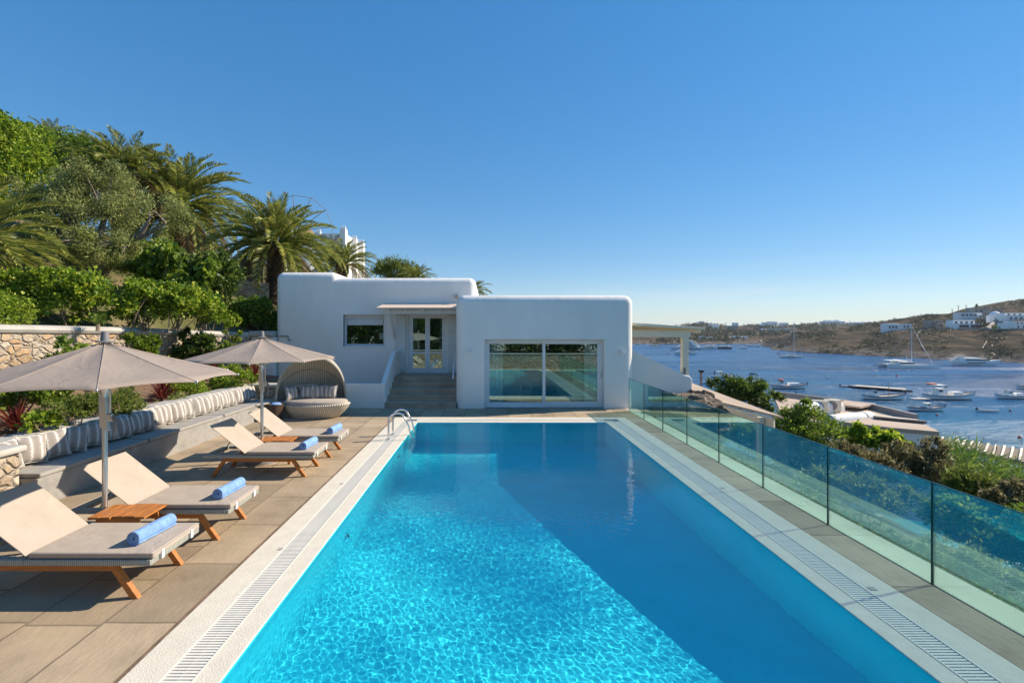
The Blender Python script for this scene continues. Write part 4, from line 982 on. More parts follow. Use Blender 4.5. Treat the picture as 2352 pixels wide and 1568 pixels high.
# ------------------------------------------------------------------ houses and poles across the bay
def far_house(label, hl, px, py, boxes, wins, m='far_white', Dp=5, dome=None, group='houses on the far hills'):
    """boxes in photo px (x0, x1, ytop, ybottom, setback m); wins (x0, x1, y0, y1) on the box they fall in"""
    b0 = hl.find(px, py); Y = b0.y; k = Y / F
    r = thing('white_house' if m == 'far_white' else 'stone_house', label, 'house', b0, 0, group, True)
    for x0, x1, y0, y1, sb in boxes:
        y0 -= (y1 - y0) * (.18 if hl is far else .03); a = at(x0, y1, Y); c = at(x1, y0, Y)
        MB().box(a.x, c.x, Y + sb, Y + sb + Dp, min(a.z, b0.z) - (5 if y1 >= py - 1 else 0), c.z).build('wall', m, r)
    for x0, x1, y0, y1 in wins:
        sb = min([bx[4] for bx in boxes if bx[0] <= (x0 + x1) / 2 <= bx[1] and bx[2] <= (y0 + y1) / 2 <= bx[3]] or [0])
        a = at(x0, y1, Y); c = at(x1, y0, Y); MB().box(a.x, c.x, Y + sb - .12, Y + sb + .1, a.z, c.z).build('window', 'far_window', r)
    if dome:
        a = at(dome[0], dome[1], Y); rr = dome[2] * k
        MB().lathe([(rr * math.cos(q), rr * math.sin(q)) for q in [R(90 * i / 8) for i in range(9)]], 20, (a.x, Y + rr, a.z)).build('dome', m, r, smooth=60)
    return r
def wr(x0, x1, y0, y1, n, f=.5): s = (x1 - x0) / n; return [(x0 + s * (i + .5 - f / 2), x0 + s * (i + .5 + f / 2), y0, y1) for i in range(n)]
far_house('white two storey house alone on the brown slope above the sailing catamaran', near, 2060, 759, [(2036, 2094, 744, 760, 0), (2046, 2070, 742.5, 745, 2)], [(2076, 2079, 747, 752), (2084, 2087, 747, 752), (2084, 2087, 754, 757)] + wr(2040, 2062, 748, 754, 3))
far_house('half finished white and grey house with wide dark ground floor openings', near, 2215, 753, [(2189, 2239, 735, 744, 0), (2186, 2272, 744, 754, -3)], wr(2190, 2238, 738, 743, 4, .4) + wr(2190, 2270, 746, 752, 3, .8))
far_house('unfinished brown stone house left of the half finished white one', near, 2160, 752, [(2136, 2166, 736, 742, 0), (2143, 2184, 741, 753, -2)], wr(2138, 2165, 737.5, 741, 3, .4) + wr(2146, 2182, 745, 750, 2, .5), 'far_stone')
far_house('large white terraced villa with dark verandas below the church dome', near, 2240, 735, [(2207, 2250, 718, 734, 1), (2244, 2291, 724, 736, -1), (2243, 2284, 718, 724, 4)], wr(2210, 2248, 721, 725, 4, .7) + wr(2247, 2288, 727, 731, 4, .3))
far_house('beige stone house standing highest on the ridge above the villa', near, 2270, 723, [(2252, 2292, 706, 722, 6)], wr(2256, 2290, 710, 715, 3, .3), 'far_stone')
far_house('beige stone annex beside the church dome on the ridge', near, 2314, 727, [(2296, 2324, 708.5, 726, 6)], wr(2298, 2322, 711, 715, 2, .3), 'far_stone')
far_house('small white chapel with a round dome on the ridge', near, 2295, 736, [(2284, 2308, 724, 737, 0)], [(2290, 2293, 728, 733)], dome=(2296, 724.5, 10))
far_house('white flat roofed villa right of the dome, partly cut by the frame edge', near, 2335, 734, [(2313, 2365, 724, 733, 0), (2320, 2365, 718.5, 724, 3)], wr(2316, 2362, 728, 733, 4, .35) + wr(2322, 2362, 720, 723, 3, .4))
far_house('lowest white house at the right frame edge beside the ramp road', near, 2345, 755, [(2327, 2380, 738, 755, 0), (2321, 2328, 741, 750, 2)], wr(2332, 2372, 740, 744, 4, .25) + wr(2332, 2372, 747, 753, 3, .25))
far_house('small house on top of the far hill behind the pergola roof', far, 1612, 745, [(1607, 1617, 739, 746, 0), (1594, 1606, 742.5, 747, 0)], [])
far_house('bright white stepped house below the far hilltop', far, 1640, 754, [(1630, 1652, 745, 753, 0), (1624, 1650, 751, 755, -3)], wr(1631, 1650, 747, 750, 3, .3))
far_house('long beige house midway along the far hill', far, 1682, 756, [(1669, 1696, 749, 756, 0)], wr(1671, 1694, 750.5, 753, 5, .4), 'far_stone')
far_house('box shaped house on the far skyline left of centre', far, 1690, 748, [(1684, 1696, 742, 748, 0)], [])
far_house('pair of pale cubes on the far skyline beside the big white villa', far, 1755, 749, [(1742, 1752, 745, 750, 0), (1752, 1761, 741.5, 749, 0)], [])
far_house('big white villa with three steps on the far skyline', far, 1777, 751, [(1764, 1786, 741, 752, 0), (1768, 1782, 738.5, 742, 2), (1765, 1776, 747, 755, -4)], wr(1766, 1784, 743, 746, 3, .35))
far_house('low white villa on the skyline behind the yacht mast', far, 1802, 749, [(1792, 1811, 742.5, 750, 0)], wr(1794, 1810, 745, 748, 4, .4))
far_house('wide white terraced villa on the skyline right of the mast', far, 1910, 746, [(1886, 1941, 739, 746, 0), (1896, 1912, 736, 740, 2), (1918, 1930, 735.5, 740, 2)], wr(1888, 1940, 741, 744, 6, .4))
far_house('pale house partly hidden where headland meets the far skyline', far, 1970, 748, [(1954, 1986, 741.5, 749, 0)], wr(1957, 1984, 743, 746, 4, .4))
far_house('long low white house with dark glazing halfway up the far hill', far, 1770, 761, [(1750, 1790, 755.5, 760.5, 0), (1745, 1765, 759, 763, -3)], wr(1753, 1788, 757, 760, 6, .6))
far_house('second long low white house beside the first, halfway up the far hill', far, 1803, 759, [(1790, 1816, 754.5, 759.5, 0)], wr(1792, 1814, 756, 759, 4, .5))
far_house('white pair of cubes low on the far shore left of centre', far, 1622, 779, [(1606, 1622, 774, 779.5, 0), (1624, 1639, 774.5, 779, 1), (1612, 1620, 772.5, 775, 1)], wr(1608, 1638, 775.5, 778, 5, .3))
far_house('white pair of cubes low on the far shore above the speed boat', far, 1700, 778, [(1685, 1700, 772, 777.5, 0), (1704, 1717, 773, 778.5, -1), (1698, 1706, 773, 777, 2)], wr(1687, 1716, 774, 776.5, 5, .3))
for i, (px, py, h, lbl) in enumerate(((2201, 722, 20, 'wooden power pole with crossbar on the headland ridge'), (2187, 724, 14, 'wooden pole just left of the crossbar pole'), (2219, 713, 18, 'tall power pole nearest the tall conifer'), (1580, 752, 11, 'dark mast on the far hill behind the pergola roof corner'))):
    q = (near if px > 1758 else far).find(px, py); k = q.y / F; r = thing('utility_pole', lbl, 'pole', q, 0, 'poles on the far hills', True)
    MB().tube([q - Vector((0, 0, 2)), q + Vector((0, 0, h * k))], .16 * q.y / 300, 6).build('mast', 'boat_wood', r)
    if i != 3: MB().beam(q + Vector((-3 * k, 0, h * k * .97)), q + Vector((3 * k, 0, h * k * .97)), .2, .2).build('crossbar', 'boat_wood', r)
for nm, lbl, cat_, r0, pts in (('field_wall', 'pale dry stone wall curving down the headland beside the catamaran mast', 'stone wall', .22, [(2118, 757), (2108, 766), (2107, 774), (2112, 784), (2117, 795), (2124, 806)]),
        ('field_wall', 'short pale wall low on the headland above the motor yacht', 'stone wall', .2, [(2266, 785), (2261, 793), (2256, 801)]),
        ('field_wall', 'long low terrace wall under the unfinished houses', 'stone wall', .6, [(2110, 756), (2150, 755), (2200, 755.5), (2255, 756), (2285, 757)]),
        ('field_wall', 'dark terrace wall under the lowest white house at the right edge', 'stone wall', .7, [(2285, 757), (2320, 757), (2360, 757), (2420, 758)]),
        ('ramp_road', 'pale concrete ramp road climbing between the white houses', 'road', 1.1, [(2268, 756), (2276, 748), (2284, 741), (2296, 734), (2310, 729)])):
    ps = [near.find(*p) + Vector((0, 0, .25)) for p in pts]; o = MB().tube(ps, r0, 6).build(nm, 'far_stone', smooth=60)
    if nm == 'ramp_road': o['kind'] = 'structure'
    else: tag(o, lbl, cat_, 'dry stone walls on the headland')
q = near.find(2243, 722); k = q.y / F; tr_ = thing('conifer', 'tall tiered conifer on the headland ridge above the villa', 'tree', q, 0, None, True); Q = []; rg = np.random.default_rng(3)
for i in range(11):
    f = i / 10; z = q.z + (6 + 17 * f) * k; rr = (7.5 * (1 - f) + 1) * k; n = 90; a = rg.random(n) * 6.28; r_ = rr * rg.random(n) ** .5
    P = np.stack([q.x + r_ * np.cos(a), q.y + r_ * np.sin(a), z + rg.normal(size=n) * .12 + r_ * .15], 1); Q.append(leafquads(P, unit(rg.normal(size=(n, 3)) * [1, 1, .3]), np.full(n, .55), np.full(n, .16), rg))
np_quads('crown', np.concatenate(Q), 'leaf_dark', tr_); MB().tube([q - Vector((0, 0, 1)), q + Vector((0, 0, 23 * k))], [.25, .05], 6).build('trunk', 'bark', tr_)
for i, (px, py, w_, h_, lbl) in enumerate(((2139, 726, 11, 8, 'round dark tree on the headland ridge, leftmost of its clump'), (2163, 727, 14, 9, 'wide dark tree on the ridge beside the poles'), (2190, 727, 10, 11, 'dark tree on the ridge between the poles and the conifer'), (2100, 738, 16, 9, 'wide bush tree on the ridge above the lone white house'), (2300, 752, 14, 9, 'pale green tree below the ramp on the headland'), (2018, 747, 12, 6, 'low dark tree at the lone white house, left side'), (1830, 762, 10, 5, 'dark bush on the headland tip above the sailing yacht'), (2130, 735, 18, 9, 'broad dark tree behind the unfinished stone house'), (2060, 735, 12, 6, 'dark bush on the ridge left of the tree clump'))):
    q = near.find(px, py + h_ * .5); k = q.y / F
    plant('hill_tree', lbl, 'tree', q, [(q.x, q.y + 1, q.z + h_ * .5 * k, w_ * k, w_ * k, h_ * .55 * k)], 700, .55, 'leaf_mid' if i == 4 else 'leaf_scrub', 60 + i, 'trees on the headland', 2, .12, .35)
# ------------------------------------------------------------------ boats
def hull(mb, Ln, B, fb, sheer=.5, tr_=.55, rake=.12, z0=-.25, n=14):
    rows = []
    for i in range(n + 1):
        s = i / n; x = -Ln / 2 + Ln * s
        bw = B / 2 * ((tr_ + (1 - tr_) * min(1, s / .4) ** .7) if s < .4 else 1 - ((s - .4) / .6) ** 2.3); bw = max(bw, .02)
        zs = fb * (1 + sheer * max(0, (s - .35) / .65) ** 2 + sheer * .35 * max(0, (.35 - s) / .35) ** 2)
        xr = rake * Ln * max(0, (s - .6) / .4) ** 1.5
        rows.append([(x + xr, bw, zs), (x + xr * .55, bw * .86, zs * .45), (x, bw * .55, z0 + .1), (x - .02 * Ln * s, 0, z0), (x, -bw * .55, z0 + .1), (x + xr * .55, -bw * .86, zs * .45), (x + xr, -bw, zs)])
    mb.sheet(rows); k = len(mb.V) - 7 * (n + 1); mb.Fc.append([k + j for j in range(6, -1, -1)]); mb.M.append(0); return rows
def deckof(rows, dz=-.12): return MB().sheet([[(r[0][0], r[0][1] * .97, r[0][2] + dz), (r[6][0], r[6][1] * .97, r[6][2] + dz)] for r in rows][::-1])
def gun(rows, rd): return MB().tube([r[0] for r in rows], rd, 5).tube([r[6] for r in rows], rd, 5).tube([rows[-1][0], rows[-1][6]], rd, 4).tube([rows[0][0], rows[0][6]], rd, 4)
BG = 'boats moored in the bay'
def boat(name, label, cat, px0, px1, py, ang=0, flip=False):
    c = sea((px0 + px1) / 2, py); Ln = (px1 - px0) * c.y / F / max(.5, math.cos(ang)); c.z = SEA
    return thing(name, label, cat, c, (math.pi if flip else 0) + ang, BG), Ln
def fishing(label, px0, px1, py, stripe='boat_blue', ang=0, flip=False, cab=-.22, canopy=None, mast=None, box=None, tarp=None, hullm='boat_white', post=True):
    r, Ln = boat('fishing_boat', label, 'fishing boat', px0, px1, py, ang, flip); B = Ln * .30; fb = Ln * .085
    mb = MB(); rows = hull(mb, Ln * .9, B, fb, .85, .25, .06); mb.build('hull', hullm, r, smooth=50)
    deckof(rows).build('deck', 'boat_cream', r); gun(rows, Ln * .008).build('gunwale', stripe, r)
    wl = [(q[0], q[6], fb * .20) for q in rows[:-1]]
    MB().sheet([[(a[0] * .995, a[1] * .80 + .02, z), (a[0] * .99, a[1] * .74 + .02, -.05)] for a, c, z in wl]).sheet([[(c[0] * .995, c[1] * .80 - .02, z), (c[0] * .99, c[1] * .74 - .02, -.05)] for a, c, z in wl]).build('boot_stripe', 'boat_dark', r)
    MB().sheet([[(q[0][0], q[0][1] * 1.01, q[0][2] * .80), (q[0][0] * .998, q[0][1] * 1.0, q[0][2] * .70)] for q in rows]).sheet([[(q[6][0], q[6][1] * 1.01, q[6][2] * .80), (q[6][0] * .998, q[6][1] * 1.0, q[6][2] * .70)] for q in rows]).build('rubbing_strake', stripe, r)
    if post: MB().beam((rows[-1][0][0] * 1.0, 0, fb * 1.3), (rows[-1][0][0] * 1.02, 0, fb * 2.3), .12, .12).build('stem_post', stripe, r)
    if cab is not None:
        x = cab * Ln; c = MB().hex8([(x - .08 * Ln, -B * .24, fb * .8), (x + .09 * Ln, -B * .24, fb * .8), (x + .09 * Ln, B * .24, fb * .8), (x - .08 * Ln, B * .24, fb * .8), (x - .07 * Ln, -B * .2, fb + Ln * .13), (x + .05 * Ln, -B * .2, fb + Ln * .13), (x + .05 * Ln, B * .2, fb + Ln * .13), (x - .07 * Ln, B * .2, fb + Ln * .13)]).build('cabin', 'boat_white', r, bevel=.04)
        for s in (-1, 1): MB().box(x - .04 * Ln, x + .025 * Ln, s * B * .226 - .02, s * B * .226 + .02, fb + Ln * .075, fb + Ln * .11).build('cabin_window', 'boat_window', c)
        MB().box(x - .085 * Ln, x + .065 * Ln, -B * .25, B * .25, fb + Ln * .13, fb + Ln * .137).build('cabin_roof', stripe if canopy is None else 'boat_white', c)
    if canopy:
        xa, xb, z, m_ = canopy; cz = fb + z * Ln
        cn = MB().box(xa * Ln, xb * Ln, -B * .36, B * .36, cz, cz + Ln * .015).build('canopy', m_, r, bevel=.03)
        for a in (xa * Ln + .1, xb * Ln - .1):
            for s in (-1, 1): MB().tube([(a, s * B * .33, fb * .8), (a, s * B * .33, cz)], .025, 5).build('canopy_post', 'mast', cn)
    if mast: MB().tube([(mast[0] * Ln, 0, fb * .5), (mast[0] * Ln - .02 * Ln, 0, fb + mast[1] * Ln)], [.08, .04], 6).build('mast', 'boat_wood', r)
    if box: MB().box(box[0] * Ln, box[1] * Ln, -B * .25, B * .25, fb * .8, fb + .075 * Ln).build('hatch_box', 'boat_white', r, bevel=.06)
    if tarp: MB().ball((tarp[0] * Ln, 0, fb * .8), tarp[1] * Ln, B * .33, .055 * Ln, 14, 8).build('tarpaulin', 'boat_grey', r)
    return r, Ln, B, fb
def dinghy(label, px0, px1, py, m_='boat_white', infl=False, motor=True, flip=False, ang=0):
    r, Ln = boat('dinghy', label, 'dinghy', px0, px1, py, ang, flip); B = Ln * .36; fb = max(.32, Ln * .08)
    if infl:
        pts = [(-Ln / 2, B * .36, fb * .6)] + [(Ln * (.1 + .36 * math.sin(a)), B * .36 * math.cos(a), fb * (.6 + .35 * math.sin(a))) for a in [R(180 * i / 10) for i in range(11)]] + [(-Ln / 2, -B * .36, fb * .6)]
        MB().tube(pts, B * .15, 10).build('tube_hull', m_, r, smooth=60); MB().box(-Ln * .48, Ln * .3, -B * .3, B * .3, .05, .15).build('floor', 'boat_grey', r)
    else:
        mb = MB(); rows = hull(mb, Ln * .95, B, fb, .5, .7, .06); mb.build('hull', m_, r, smooth=50); deckof(rows, -.15).build('deck', 'boat_grey', r); gun(rows, .035).build('gunwale', m_, r)
        for x in (-.15, .12): MB().box(x * Ln - .1, x * Ln + .1, -B * .4, B * .4, fb - .05, fb + .02).build('thwart', 'boat_cream', r)
    if motor: MB().hex8([(-Ln * .56, -.12, fb), (-Ln * .48, -.12, fb), (-Ln * .48, .12, fb), (-Ln * .56, .12, fb), (-Ln * .57, -.12, fb + .4), (-Ln * .48, -.12, fb + .42), (-Ln * .48, .12, fb + .42), (-Ln * .57, .12, fb + .4)]).build('outboard_motor', 'boat_dark', r, bevel=.04)
    return r
def motoryacht(label, px0, px1, py, decks=1, ang=0, flip=False, hullm='boat_white', fly=True, arch=True, name='motor_yacht', k=1.0):
    r, Ln = boat(name, label, 'motor yacht', px0, px1, py, ang, flip); B = Ln * .24; fb = Ln * .085 * k
    mb = MB(); rows = hull(mb, Ln * .88, B, fb, .35, .85, .14); mb.build('hull', hullm, r, smooth=50); deckof(rows, -.05).build('deck', 'boat_white', r); gun(rows, .05).build('toe_rail', 'boat_white', r)
    MB().sheet([[(q[0][0] * .9, q[0][1] * .985, q[0][2] * .72), (q[0][0] * .9, q[0][1] * .97, q[0][2] * .58)] for q in rows[4:11]]).sheet([[(q[6][0] * .9, q[6][1] * .985, q[6][2] * .72), (q[6][0] * .9, q[6][1] * .97, q[6][2] * .58)] for q in rows[4:11]]).build('hull_window', 'boat_window', r)
    z = fb * .95; x0, x1 = -.30 * Ln, .22 * Ln; hh = Ln * .052
    for d_ in range(decks):
        w2 = B * (.40 - .05 * d_); sl = .10 * Ln
        p = MB().hex8([(x0, -w2, z), (x1 + sl, -w2 * .8, z), (x1 + sl, w2 * .8, z), (x0, w2, z), (x0, -w2 * .95, z + hh), (x1, -w2 * .75, z + hh), (x1, w2 * .75, z + hh), (x0, w2 * .95, z + hh)]).build('superstructure', 'boat_white', r, bevel=.08)
        za, zb = z + hh * .42, z + hh * .82; e = .035
        MB().hex8([(x0 + .12 * Ln, -w2 - e, za), (x1 + sl * .55, -w2 * .84 - e, za), (x1 + sl * .55, w2 * .84 + e, za), (x0 + .12 * Ln, w2 + e, za), (x0 + .10 * Ln, -w2 * .97 - e, zb), (x1 + sl * .12, -w2 * .8 - e, zb), (x1 + sl * .12, w2 * .8 + e, zb), (x0 + .10 * Ln, w2 * .97 + e, zb)]).build('window_band', 'boat_window', p)
        z += hh; MB().box(x0 - .10 * Ln, x1 - .01 * Ln, -w2 * 1.02, w2 * 1.02, z, z + .10).build('roof', 'boat_white', p); z += .10; x0 += .05 * Ln; x1 -= .10 * Ln
    if fly: MB().hex8([(x0, -B * .3, z), (x1, -B * .28, z), (x1, B * .28, z), (x0, B * .3, z), (x0 - .03 * Ln, -B * .32, z + hh * .5), (x1 - .05 * Ln, -B * .25, z + hh * .45), (x1 - .05 * Ln, B * .25, z + hh * .45), (x0 - .03 * Ln, B * .32, z + hh * .5)]).build('flybridge', 'boat_white', r, bevel=.05)
    if arch:
        for s in (-1, 1): MB().beam((x0 + .06 * Ln, s * B * .27, z), (x0 - .01 * Ln, s * B * .24, z + hh * 1.1), .12, .35).build('radar_arch', 'boat_white', r)
        MB().box(x0 - .03 * Ln, x0 + .12 * Ln, -B * .26, B * .26, z + hh * 1.1, z + hh * 1.1 + .1).build('hardtop', 'boat_cream', r)
    return r, Ln, B, z
def sailing(label, px0, px1, py, mx, mtop, cat=False, ang=0, flip=False):
    r, Ln = boat('sailing_catamaran' if cat else 'sailing_yacht', label, 'sailing boat', px0, px1, py, ang, flip); B = Ln * (.16 if cat else .25); fb = Ln * (.07 if cat else .075)
    for oy in ((-Ln * .19, Ln * .19) if cat else (0,)):
        mb = MB(); rows = hull(mb, Ln * .94, B * (.6 if cat else 1), fb, .12, .7, .02 if cat else .06); hh = mb
        mb.V = [(v[0], v[1] + oy, v[2]) for v in mb.V]; mb.build('hull', 'boat_white', r, smooth=50)
        dk = deckof(rows, -.03); dk.V = [(v[0], v[1] + oy, v[2]) for v in dk.V]; dk.build('deck', 'boat_cream', r)
    if cat:
        MB().box(-.38 * Ln, .12 * Ln, -.2 * Ln, .2 * Ln, fb * .7, fb).build('bridge_deck', 'boat_white', r)
        c = MB().hex8([(-.25 * Ln, -.15 * Ln, fb), (.14 * Ln, -.13 * Ln, fb), (.14 * Ln, .13 * Ln, fb), (-.25 * Ln, .15 * Ln, fb), (-.25 * Ln, -.14 * Ln, fb + .06 * Ln), (.02 * Ln, -.11 * Ln, fb + .065 * Ln), (.02 * Ln, .11 * Ln, fb + .065 * Ln), (-.25 * Ln, .14 * Ln, fb + .06 * Ln)]).build('cabin', 'boat_white', r, bevel=.1)
        MB().hex8([(-.22 * Ln, -.151 * Ln, fb + .02 * Ln), (.09 * Ln, -.137 * Ln, fb + .02 * Ln), (.09 * Ln, .137 * Ln, fb + .02 * Ln), (-.22 * Ln, .151 * Ln, fb + .02 * Ln), (-.22 * Ln, -.147 * Ln, fb + .045 * Ln), (.045 * Ln, -.126 * Ln, fb + .045 * Ln), (.045 * Ln, .126 * Ln, fb + .045 * Ln), (-.22 * Ln, .147 * Ln, fb + .045 * Ln)]).build('window_band', 'boat_window', c)
        MB().box(-.40 * Ln, -.1 * Ln, -.15 * Ln, .15 * Ln, fb + .085 * Ln, fb + .09 * Ln).build('bimini', 'boat_white', r)
        for a in (-.39, -.26):
            for s in (-1, 1): MB().tube([(a * Ln, s * .14 * Ln, fb), (a * Ln, s * .14 * Ln, fb + .085 * Ln)], .05, 5).build('bimini_post', 'mast', r)
    else:
        c = MB().hex8([(-.2 * Ln, -B * .26, fb * .9), (.18 * Ln, -B * .2, fb * .9), (.18 * Ln, B * .2, fb * .9), (-.2 * Ln, B * .26, fb * .9), (-.18 * Ln, -B * .22, fb + .04 * Ln), (.08 * Ln, -B * .16, fb + .035 * Ln), (.08 * Ln, B * .16, fb + .035 * Ln), (-.18 * Ln, B * .22, fb + .04 * Ln)]).build('cabin', 'boat_white', r, bevel=.05)
        MB().box(-.16 * Ln, .08 * Ln, -B * .255, B * .255, fb + .008 * Ln, fb + .024 * Ln).build('window_band', 'boat_window', c)
    hm = mtop * r.location.y / F; x = mx * Ln
    MB().tube([(x, 0, fb * .8), (x - .01 * hm, 0, hm)], [.15, .10], 6).build('mast', 'mast', r)
    MB().tube([(x, 0, fb + .10 * Ln), (x - .36 * Ln, 0, fb + .11 * Ln)], .13, 6).build('boom', 'boat_white' if cat else 'boat_cream', r)
    sg = 1
    MB().tube([(x - .01 * hm, 0, hm * .97), (.47 * Ln, 0, fb * 1.1)], .045 if not cat else .09, 4).build('forestay', 'mast', r)
    MB().tube([(x - .01 * hm, 0, hm * .97), (-.46 * Ln, 0, fb * 1.1)], .04, 4).build('backstay', 'mast', r)
    for s in (-1, 1): MB().tube([(x - .01 * hm, 0, hm * .9), (x - .02 * Ln, s * (B * .48 if not cat else .2 * Ln), fb)], .03, 4).build('shroud', 'mast', r)
    MB().beam((x - .006 * hm, -.06 * Ln, hm * .55), (x - .006 * hm, .06 * Ln, hm * .55), .1, .1).build('spreader', 'mast', r)
    return r, Ln, fb
def flag(r, x, z, m_): MB().tube([(x, 0, z - 1.0), (x - .3, 0, z + .4)], .03, 4).add([(x - .25, .02, z - .4), (x - 1.0, .1, z - .6), (x - 1.1, -.1, z + .1), (x - .3, .02, z + .3)], [(0, 1, 2, 3)]).build('flag', m_, r)
r, Ln, fb = sailing('white sailing yacht with one tall mast off the headland tip', 1790, 1845, 821, .12, 81); flag(r, -Ln * .5, fb + 1.3, 'red_buoy')
sailing('white sailing catamaran with a very tall mast in mid bay', 2034, 2135, 844, .08, 99, True, R(-14))
motoryacht('sleek white motor yacht with beige hull sides near the headland', 2174, 2289, 839, 1, R(-4))
r, Ln, B, fb = fishing('blue trimmed fishing boat with an orange float on its cabin, left of the dinghy', 1770, 1852, 892, 'boat_blue', R(-4), cab=-.2, box=(.0, .26))
MB().ball((-.2 * Ln, 0, fb + .16 * Ln), .07 * Ln, .05 * Ln, .02 * Ln).build('life_raft', 'orange', r)
dinghy('small grey inflatable dinghy between the blue trimmed fishing boat and the raft', 1931, 1959, 888, 'boat_grey', True, ang=R(-4))
fishing('white fishing boat with dark blue band and a bare wooden mast', 1980, 2075, 917, 'boat_blue', R(-5), cab=-.2, mast=(.15, .36))
r, Ln, B, fb = fishing('long white fishing boat with an orange raft over its wheelhouse', 2120, 2233, 917, 'boat_grey', R(-5), cab=-.17, canopy=(-.36, -.1, .20, 'boat_white'), box=(.06, .24))
MB().box(-.37 * Ln, -.24 * Ln, -B * .22, B * .22, fb + .215 * Ln, fb + .24 * Ln).build('life_raft', 'orange', r, bevel=.1)
r, Ln, B, fb = fishing('small fishing boat with a flat straw canopy and grey tarpaulin', 2085, 2166, 943, 'boat_blue', R(-6), cab=.06, canopy=(-.36, .06, .25, 'boat_cream'), tarp=(-.1, .2))
for x, z in ((.36, .17), (.30, .10)): MB().lathe([(.001, 0), (.05 * Ln, .01), (.05 * Ln, .05), (.001, .06)], 14, (x * Ln, 0, fb + z * Ln)).build('net_drum', 'navy_cloth', r)
dinghy('slim white dinghy with outboard motor right of the canopy boat', 2247, 2291, 945, ang=R(-6))
fishing('fishing boat with an orange topped cabin cut by the right frame edge', 2287, 2368, 915, 'boat_grey', R(-4), cab=-.12, box=(.02, .2), mast=(-.18, .2))
fishing('upper fishing boat at the right frame edge with a raised bow', 2334, 2420, 894, 'boat_wood', R(-4), cab=.05)
dinghy('dark dinghy trailing left of the sailing catamaran', 2008, 2022, 839, 'boat_dark', True, False)
r, Ln = boat('moored_motorboat', 'white open motorboat moored behind the low beach roof', 'motorboat', 1924, 1985, 938, R(-10)); mb = MB(); rows = hull(mb, Ln * .9, Ln * .32, Ln * .11, .4, .8, .08); mb.build('hull', 'boat_white', r, smooth=50); deckof(rows, -.1).build('deck', 'boat_grey', r); gun(rows, .05).build('gunwale', 'boat_grey', r); MB().box(-.1 * Ln, .1 * Ln, -.08 * Ln, .08 * Ln, .1 * Ln, .22 * Ln).build('console', 'boat_white', r, bevel=.05); MB().tube([(.42 * Ln, -.06 * Ln, .14 * Ln), (.46 * Ln, 0, .24 * Ln), (.42 * Ln, .06 * Ln, .14 * Ln)], .05, 6).build('bow_rail', 'orange', r)
motoryacht('small white motor yacht far left beside the pergola beam', 1493, 1514, 795, 1, 0, True)
r, Ln, B, z = motoryacht('huge white superyacht with three decks behind the pergola post', 1541, 1614, 802, 3, R(0), True, k=.9); MB().tube([(-.05 * Ln, 0, z), (-.05 * Ln, 0, z + .13 * Ln)], [.5, .15], 6).build('radar_mast', 'boat_white', r); flag(r, -Ln * .46, 6, 'red_buoy')
motoryacht('white motor yacht moored right of the superyacht', 1606, 1649, 801, 1, 0, True, k=1.3)
motoryacht('dark hulled motor yacht beside the white yachts', 1644, 1682, 801, 1, 0, True, 'boat_dark', k=1.3)
motoryacht('white power catamaran in front of the superyacht', 1547, 1600, 813.5, 1, 0, False, fly=True, arch=False, k=1.2)
dinghy('tiny grey tender left of the power catamaran', 1530, 1540, 811.5, 'boat_grey', True, False)
motoryacht('small cream speed boat alone in the channel', 1694, 1718, 801, 1, 0, True, fly=False, arch=False, name='speed_boat')
motoryacht('white yacht moored close under the far shore, left one of two', 1711, 1731, 795.5, 1, 0, True, name='motor_yacht')
motoryacht('white yacht moored close under the far shore, right one of two', 1729, 1748, 796, 1, 0, True)
sailing('tiny sailing boat close to the house corner across the bay', 1461, 1473, 791.5, .1, 12)
r, Ln, B, fb = fishing('small blue and white boat with a person standing aboard', 1632, 1665, 866, 'boat_white', R(-3), cab=None, canopy=(-.1, .3, .32, 'boat_white'), post=False)
pl = r.matrix_basis @ Vector((-.22 * Ln, 0, fb * .8))
pe = thing('person', 'person in dark clothes standing on the small blue and white boat', 'person', pl)
sk = bpy.data.meshes.new('body'); sv = [(0, 0, .92), (0, 0, 1.15), (0, 0, 1.42), (0, 0, 1.55), (0, 0, 1.70), (.1, 0, .88), (.11, .02, .48), (.11, 0, .06), (-.1, 0, .88), (-.11, .02, .48), (-.11, 0, .06), (.2, 0, 1.40), (.27, .03, 1.12), (.25, -.1, .9), (-.2, 0, 1.40), (-.27, .03, 1.12), (-.25, -.1, .9)]
sk.from_pydata(sv, [(0, 1), (1, 2), (2, 3), (3, 4), (0, 5), (5, 6), (6, 7), (0, 8), (8, 9), (9, 10), (2, 11), (11, 12), (12, 13), (2, 14), (14, 15), (15, 16)], []); sk.materials.append(MATS['navy_cloth'])
bo_ = link('body', sk, pe); bo_.modifiers.new('skin', 'SKIN'); bo_.modifiers.new('sub', 'SUBSURF').levels = 1
for i, rr in enumerate([.15, .14, .16, .06, .10, .09, .065, .05, .09, .065, .05, .06, .045, .035, .06, .045, .035]): sk.skin_vertices[0].data[i].radius = (rr, rr * .8)
sk.skin_vertices[0].data[0].use_root = True
fishing('small fishing boat with a red roofed cabin next to the person boat', 1662, 1690, 868, 'boat_grey', R(-3), cab=-.15, box=(.02, .2), canopy=(-.3, -.02, .19, 'red_buoy'))
dinghy('grey rowing dinghy alone above the olive tree', 1721, 1737, 858.5, 'boat_grey', False, False)
dinghy('white rowing boat behind the lamp post below the pergola', 1610, 1634, 880, 'boat_white', False, False)
